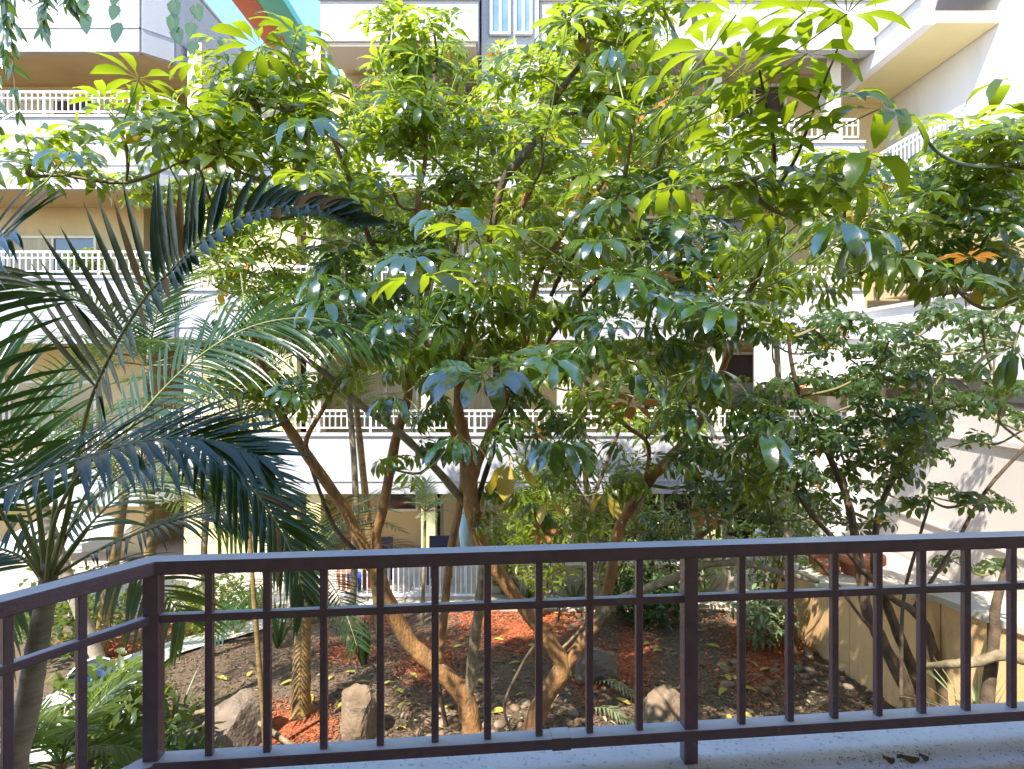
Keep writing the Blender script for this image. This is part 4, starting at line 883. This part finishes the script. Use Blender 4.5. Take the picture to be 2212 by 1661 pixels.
for i, (x, z, h, r_, lb, m) in enumerate(((3.75, 2.9, .75, .38, 'leafy green plant on the second storey balcony right of the forked tree', 'leaf_fresh'), (4.85, 2.9, .6, .3, 'blue green feathery plant at the right end of the second storey balcony', 'agave'),
    (-1.6, 2.9, .5, .3, 'small plant on the second storey balcony behind the orange stem', 'palm_light'), (-3.5, 6.15, .8, .45, 'bright green plant spilling over the third storey balcony rail', 'leaf_fresh'), (-9.5, 6.4, .7, .4, 'plant on the left wing balcony behind the palm fronds', 'leaf'), (2.2, 6.15, .6, .35, 'plant on the third storey balcony right of centre', 'palm_light'))):
    shrub('balcony_plant', Vector((x, (14.4 if x > -8 else 13.9), z-.1)), h, r_, lb, m, 260, .13, 'plant', 300+i, 5, 1.1)
# hanging branches in the top left corner
Hb = thing('hanging_branch', at(80, -60, 6), 'dark hanging branch with pointed leaves in the top left corner', 'branch')
def strand(par, x0, y0, Y, ln_, k, n, sw, spd, L0, L1, W):
    p = at(x0, y0, Y); c = [p]; sm = MB(); lm = MB()
    for j in range(k): c.append(c[-1]+Vector((random.uniform(-.05, .05), 0, -ln_*Y/F/k)))
    sm.tube(c, .006, 4); st = sm.build('stem', M['twig'], par, True)
    for q in c[1:]:
        for _ in range(n):
            lm.tc = random.random(); strip(lm, q, Vector((random.gauss(0, sw), random.gauss(0, sw*spd), -1)), Vector((0, -1, .2)), random.uniform(L0, L1), W, .2, 4)
    stuff(lm.build('foliage', M['leaf_dark'], st, True))
for x0, ln_ in ((10, 180), (45, 110), (85, 80), (110, 120), (140, 70), (22, 300), (5, 330)): strand(Hb, x0, -60, 6+random.uniform(-.4, .4), ln_, 6, 3, .6, 1, .12, .22, .028)
Hc = thing('hanging_branch', at(320, -60, 12.4), 'dark hanging twigs with broad leaves just in front of the white left parapet', 'branch')
for x0, y0, ln_ in ((372, -30, 90), (425, -30, 120), (255, -60, 110), (190, -60, 90)): strand(Hc, x0, y0, 12.4, ln_, 3, 1, .35, 0, .30, .44, .14)

# ---------------------------------------------------------------- stones and fallen leaves
def ico(sub=3):
    import bmesh
    bm = bmesh.new(); bmesh.ops.create_icosphere(bm, subdivisions=sub, radius=1); vs = [v.co.copy() for v in bm.verts]; fs = [tuple(v.index for v in f.verts) for f in bm.faces]; bm.free(); return vs, fs
I4 = ico(4); I2 = ico(2)
def boulder(p, sx, sy, sz, label, m, sv, rz=0, lean=0):
    mb = MB(); vs = []
    planes = []
    rr = random.Random(sv)
    for k in range(11): planes.append((Vector((rr.gauss(0, 1), rr.gauss(0, 1), rr.gauss(.2, .8))).normalized(), rr.uniform(.55, .82)))
    for v in I4[0]:
        w = v.copy()
        for n, d in planes:
            e = w.dot(n)-d
            if e > 0: w -= n*e*.92
        w *= 1+.10*noise.fractal(v*2.3+Vector((sv, 0, 0)), 1, 2, 4)
        w = Vector((w.x*sx+lean*w.z*sx, w.y*sy, w.z*sz)); w.rotate(Matrix.Rotation(rz, 3, 'Z')); vs.append(w)
    mb.add(vs, I4[1]); o = mb.build('boulder', M[m]); o.location = p+Vector((0, 0, sz*.45)); return tag(o, label, 'boulder')
boulder(gp(780, 1590), .30, .25, .46, 'tall tan boulder left of the leaning trunk base', 'rock', 5, .3, -.05)
boulder(gp(1292, 1470), .34, .3, .38, 'rounded grey brown boulder behind the fork of the Y shaped tree', 'rock_grey', 8, .8)
boulder(gp(1440, 1580), .46, .35, .34, 'wide tan boulder beside the second railing post', 'rock', 12, .2, .1)
boulder(gp(505, 1612), .42, .35, .42, 'grey boulder behind the curved pale stalk', 'rock_grey', 21, 1.2, -.1)
boulder(gp(395, 1630), .25, .2, .2, 'small grey boulder beside the corner post', 'rock_grey', 31, .4)
pm = []
for k in range(5):
    mb = MB(); mb.add([v*(1+.12*noise.noise(v*1.5+Vector((k*7, 0, 0)))) for v in I2[0]], I2[1]); pm.append((mb.mesh('pebble', M['pebble'], True), mb.mesh('pebble', M['pebble_grey'], True)))
def pebble(x, y, s):
    p = gp(x, y); o = bpy.data.objects.new('pebble', random.choice(random.choice(pm))); COL.objects.link(o)
    o.location = p+Vector((0, 0, s*.25)); o.scale = (s*random.uniform(.9, 1.5), s*random.uniform(.8, 1.1), s*.62); o.rotation_euler = (random.uniform(-.2, .2), random.uniform(-.2, .2), random.random()*3)
    return o
for (x0, x1, y0, y1, n, s0, s1, lb, g) in ((870,985,1530,1610,20,.035,.075,'smooth tan river stone between the tall boulder and the leaning trunk','river stones left of the leaning trunk'),
        (1035,1150,1520,1610,15,.035,.075,'smooth brown river stone between the two tree bases','river stones between the tree bases'),
        (1190,1300,1545,1600,9,.04,.08,'smooth river stone right of the forked tree base','river stones right of the forked tree'),
        (1560,1700,1430,1530,22,.03,.08,'rounded river stone in the leaf litter right of the second post','river stones right of the second post'),
        (1710,1790,1405,1480,12,.04,.09,'rounded stone near the green valve lid','stones near the valve lid'),
        (1790,1910,1440,1530,24,.025,.06,'small stone along the foot of the tan planter wall','stones at the foot of the planter wall'),
        (400,520,1590,1650,16,.03,.07,'pale stone in front of the grey boulder at lower left','stones at lower left')):
    for k in range(n): tag(pebble(random.uniform(x0, x1), random.uniform(y0, y1), random.uniform(s0, s1)), lb, 'stone', g)
fl = []
for k in range(4):
    mb = MB(); strip(mb, Vector((-.5, 0, .03)), Vector((1, 0, .12+.05*k)), Vector((0, 0, 1)), 1, .17, .35+.1*k, 6); 
    fl.append(mb)
def fallen(x, y, s, m, rz=None):
    o = bpy.data.objects.new('fallen_leaf', None if False else random.choice(fl).mesh('fallen_leaf', M[m], True)); COL.objects.link(o)
    p = gp(x, y); o.location = p+Vector((0, 0, .03)); o.scale = (s, s*1.25, s); o.rotation_euler = (random.uniform(-.35, .35), random.uniform(-.15, .15), random.random()*6 if rz is None else rz); return o
M['fallen'] = leaf_mat('fallen_leaf', (.50, .45, .08), (.62, .52, .12), (.6, .5, .05), .2, .5, .4)
M['fallen_pale'] = leaf_mat('fallen_leaf_pale', (.42, .38, .22), (.5, .45, .3), (.4, .35, .15), .15, .6, .3)
spots = [(755,1457),(745,1495),(895,1465),(866,1500),(840,1480),(868,1578),(968,1532),(1040,1478),(1076,1385),(1110,1437),(1228,1458),(1072,1543),(875,1530),(715,1468),(670,1515),(650,1500),(540,1460),(545,1500),(700,1540),(1427,1385),(1420,1410),(1395,1395),(1560,1440),(1572,1468),(1630,1440),(1560,1500),(1620,1495),(1655,1452),(1575,1555),(1610,1550),(1500,1470),(780,1480),(825,1530),(735,1530),(1010,1440),(1150,1400),(1255,1400),(1330,1440),(1350,1560),(1190,1500),(1125,1505),(560,1530),(620,1480),(1540,1400),(1700,1380),(1345,1520),(1205,1330),(990,1400),(925,1385),(800,1580),(480,1470),(1480,1500)]
for i, (x, y) in enumerate(spots): tag(fallen(x, y, random.uniform(.13, .22), 'fallen'), 'single yellow fallen leaf lying on the brown mulch', 'leaf', 'yellow leaves fallen on the mulch')
for k in range(110): cx_, cy_ = random.choice(((900, 1560), (1100, 1560), (1450, 1540), (1600, 1480), (1800, 1500), (1250, 1500), (700, 1450), (1550, 1380))); tag(fallen(random.gauss(cx_, 60), min(1605, max(1345, random.gauss(cy_, 30))), random.uniform(.05, .10), 'fallen_pale'), 'small dry pale fallen leaf on the garden bed', 'leaf', 'dry pale leaves fallen on the bed')
for k in range(34):
    x, y = random.uniform(480, 1880), random.uniform(1360, 1600); p = gp(x, y)+Vector((0, 0, .02)); a = random.random()*pi; L_ = random.uniform(.08, .28); u = Vector((cos(a), sin(a), 0))*L_
    mb = MB(); mb.tube([p-u*.5, p+u*.1+Vector((-u.y, u.x, .06))*.25, p+u*.5], [.006, .005, .003], 5); tag(mb.build('fallen_twig', M['twig'], None, True), 'thin dry twig lying on the mulch of the garden bed', 'twig', 'dry twigs on the garden bed')
for x, y, l in ((1330, 1485, 'dried pale frond scrap on the soil right of the grey boulder'), (1320, 1545, 'curled dry frond scrap beside the wide tan boulder')):
    t = thing('fallen_frond', gp(x, y), l, 'frond'); p0 = gp(x-45, y-5)+Vector((0, 0, .05)); p1 = gp(x+45, y+30)+Vector((0, 0, .05))
    frond(t, [p0, p0.lerp(p1, .35)+Vector((0, 0, .08)), p0.lerp(p1, .7)+Vector((0, 0, .06)), p1], (0, 0, 1), .16, .014, 'agave_pale', 12, .05, (.6, 1.0), (0, 0), (.5, .5), False, .006, seg=3)
mb = MB(); c, r = crom([(gp(351, 1590)+Vector((0, 0, .15)), .022), (gp(456, 1600)+Vector((0, 0, .34)), .026), (gp(541, 1605)+Vector((0, 0, .27)), .026), (gp(642, 1625)+Vector((0, 0, .03)), .03)], 8)
mb.tube(c, r, 8); tag(mb.build('fallen_stalk', M['bark_pale'], None, True), 'curved pale palm stalk lying over the grey boulder at lower left', 'stalk')

# ---------------------------------------------------------------- tan planter wall at the right, pots, valve lid
PW = thing('planter_wall', (4.9, 8, 0), 'tan rendered planter wall with pale coping at lower right', 'wall')
def ptop(y): return 1.02+.73*max(0, min(1, (9.6-y)/2.4))
path_ = [(4.75, 11.2), (4.78, 9.0), (4.85, 7.6), (5.15, 6.3), (5.8, 5.2)]
cc, _ = crom([(Vector((x, y, 0)), 1) for x, y in path_], 5)
cc = cc[::2]
for a, b in zip(cc[:-1], cc[1:]):
    d = (b-a).normalized()*.004
    mb = MB(); mb.obox(a+d, b-d, .22, -.2, 1.0); za, zb = ptop(a.y), ptop(b.y)
    for k in range(4, 8):
        v = mb.v[k]; mb.v[k] = (v[0], v[1], (za if k in (4, 7) else zb)-.004)
    mb.build('wall_panel', M['wall_tan'], PW)
n = len(cc); mb = MB(); offs = []
for i, p in enumerate(cc):
    d = (cc[min(i+1, n-1)]-cc[max(i-1, 0)]).normalized(); q = Vector((-d.y, d.x, 0)); offs.append((p-q*.16, p+q*.55))
vs = []
for a, b in offs: vs += [(a.x, a.y, ptop(a.y)), (b.x, b.y, ptop(a.y)), (a.x, a.y, ptop(a.y)+.07), (b.x, b.y, ptop(a.y)+.07)]
fs = []
for i in range(n-1): k = i*4; fs += [(k, k+4, k+5, k+1), (k+2, k+3, k+7, k+6), (k, k+2, k+6, k+4), (k+1, k+5, k+7, k+3)]
fs += [(0, 1, 3, 2), ((n-1)*4, (n-1)*4+2, (n-1)*4+3, (n-1)*4+1)]
mb.add(vs, fs); mb.build('coping', M['cream'], PW)
mb = MB(); mb.box(5.0, 7.4, 5.2, 13.2, -.1, .8); struct(mb.build('raised_terrace', M['paving']))
def pot(x, y, z, r, h, label, m='terracotta'):
    t = thing('flower_pot', (x, y, z), label, 'pot'); mb = MB()
    mb.lathe((x, y, z), [(0, 0), (r*.68, 0), (r*.95, h*.82), (r*1.08, h*.82), (r*1.08, h), (r*.93, h), (r*.9, h*.9), (0, h*.9)], 22); mb.build('pot_body', M[m], t, True)
    return t
pot(5.25, 10.5, .8, .27, .52, 'orange terracotta pot on the terrace behind the planter wall, nearest the wall end')
pot(5.55, 9.95, .8, .33, .62, 'largest orange terracotta pot on the terrace at right')
pot(5.0, 9.9, 1.08, .15, .24, 'small orange terracotta pot standing on the pale coping')
strap_plant('pot_plant', Vector((5.25, 10.5, 1.28)), 'green strappy plant growing in the terracotta pot', 16, .5, .02, 'palm_light', (.4, 1.4), .8, seedv=61)
pot(-3.35, 12.6, -.07, .20, .40, 'terracotta pot with blue rim cloth by the ground floor window')
pot(-2.85, 12.7, -.07, .24, .50, 'brown terracotta pot right of the blue bucket')
mb = MB(); mb.lathe((-3.1, 12.4, .0), [(0, 0), (.10, 0), (.13, .30), (.12, .30), (0, .02)], 16); tag(mb.build('bucket', M['blue_plastic'], None, True), 'small blue bucket between the two patio pots', 'bucket')
V = thing('valve_cover', gp(1719, 1449), 'round dark green irrigation lid in the soil near the planter wall', 'lid')
p = gp(1719, 1449); mb = MB(); mb.lathe(p, [(0, .05), (.085, .05), (.095, .04), (.10, -.02)], 20); mb.build('lid', M['valve'], V, True)
cu = bpy.data.curves.new('lid_letter', 'FONT'); cu.body = 'S'; cu.size = .09; cu.align_x = 'CENTER'; cu.align_y = 'CENTER'; cu.extrude = .002
tmp = bpy.data.objects.new('tmp', cu); COL.objects.link(tmp); bpy.context.view_layer.update()
me = bpy.data.meshes.new_from_object(tmp.evaluated_get(bpy.context.evaluated_depsgraph_get())); bpy.data.objects.remove(tmp)
to = bpy.data.objects.new('lid_letter', me); COL.objects.link(to); me.materials.clear(); to.location = p+Vector((0, 0, .053)); to.data.materials.append(M['valve_text']); setpar(to, V)
mb = MB(); mb.lathe(p, [(.055, .051), (.055, .054), (.062, .054), (.062, .051)], 20); mb.build('lid_ring', M['valve_text'], V, True)
# white bowl lying by the path
p = gp(205, 1490); Bw = thing('ceramic_bowl', p, 'large white ceramic bowl with dark blue inside at the path edge', 'bowl')
mb = MB(); mb.lathe((0, 0, 0), [(.10, 0), (.20, .06), (.28, .20), (.30, .27), (.275, .27)], 26); o = mb.build('bowl', M['ceramic'], None, True); o.parent = Bw; o.rotation_euler = (.55, .2, 0)
mb = MB(); mb.lathe((0, 0, 0), [(.272, .268), (.25, .19), (.17, .07), (0, .04)], 26); o = mb.build('glaze', M['blue_glaze'], None, True); o.parent = Bw; o.rotation_euler = (.55, .2, 0)

# ---------------------------------------------------------------- patio across the garden
FP = thing('patio_fence', (-1.6, 12.1, 0), 'low white baluster fence round the patio below the middle trunks', 'fence')
mb = MB(); mb.obox((-3.4, 12.0), (-.55, 12.0), .05, .58, .63); mb.build('top_rail', M['rail_white'], FP)
mb = MB(); mb.obox((-3.4, 12.0), (-.55, 12.0), .04, .0, .04); mb.build('bottom_rail', M['rail_white'], FP)
base = None
for k in range(29):
    if base is None: b = MB(); b.box(-.011, .011, -.011, .011, .0, .58); base = b.mesh('baluster', M['rail_white'])
    o = bpy.data.objects.new('baluster', base); COL.objects.link(o); o.location = (-3.38+k*.1, 12.0, 0); setpar(o, FP)
def chair(x, y, label, rz=0):
    t = thing('patio_chair', (x, y, -.07), label, 'chair'); M_ = M['dark_plastic']
    b = MB(); b.box(x-.25, x+.25, y-.25, y+.25, .33, .38); b.build('seat', M_, t)
    b = MB(); b.box(x-.25, x+.25, y+.21, y+.25, .38, .82); b.build('backrest', M_, t)
    for sx in (-.22, .22):
        for sy in (-.22, .22): b = MB(); b.box(x+sx-.02, x+sx+.02, y+sy-.02, y+sy+.02, -.07, .33); b.build('leg', M_, t)
chair(-2.75, 12.9, 'dark blue patio chair behind the white fence'); chair(-1.5, 13.0, 'dark patio chair nearer the door behind the white fence')
# umbrellas
def parasol(x, y, h, r, label, m, closed=False):
    t = thing('patio_umbrella', (x, y, 0), label, 'umbrella'); b = MB(); b.tube([(x, y, -.1), (x, y, h+.05)], .025, 8); b.build('pole', M['rail_white'], t)
    b = MB(); n = 8
    if closed: b.lathe((x, y, 0), [(.02, h), (.09, h-.3), (.13, h-.9), (.10, h-1.15), (.04, h-1.2)], 14)
    else: b.lathe((x, y, 0), [(.01, h), (r*.5, h-.2), (r, h-.45), (r, h-.6), (r*.99, h-.6), (r*.98, h-.46), (.01, h-.03)], 8)
    b.build('canopy', M[m], t)
parasol(-8.0, 11.3, 1.85, 1.0, 'open white patio umbrella at the far left behind the palm stalks', 'canvas')
parasol(-.95, 12.7, 1.9, .2, 'closed pale teal umbrella beside the ground floor door', 'teal_canvas', True)
# low wall run behind left, sloped tan coping by the middle trunk
RT = thing('garden_wall', (.4, 11.9, 0), 'low cream garden wall with coping behind the middle trunks', 'wall')
x = -.4
while x < 4.3:
    b = MB(); b.box(x, x+.58, 12.3, 12.5, -.1, .45); b.build('wall_panel', M['cream'], RT); b = MB(); b.box(x-.005, x+.585, 12.26, 12.54, .452, .50); b.build('coping', M['paving'], RT); x += .6
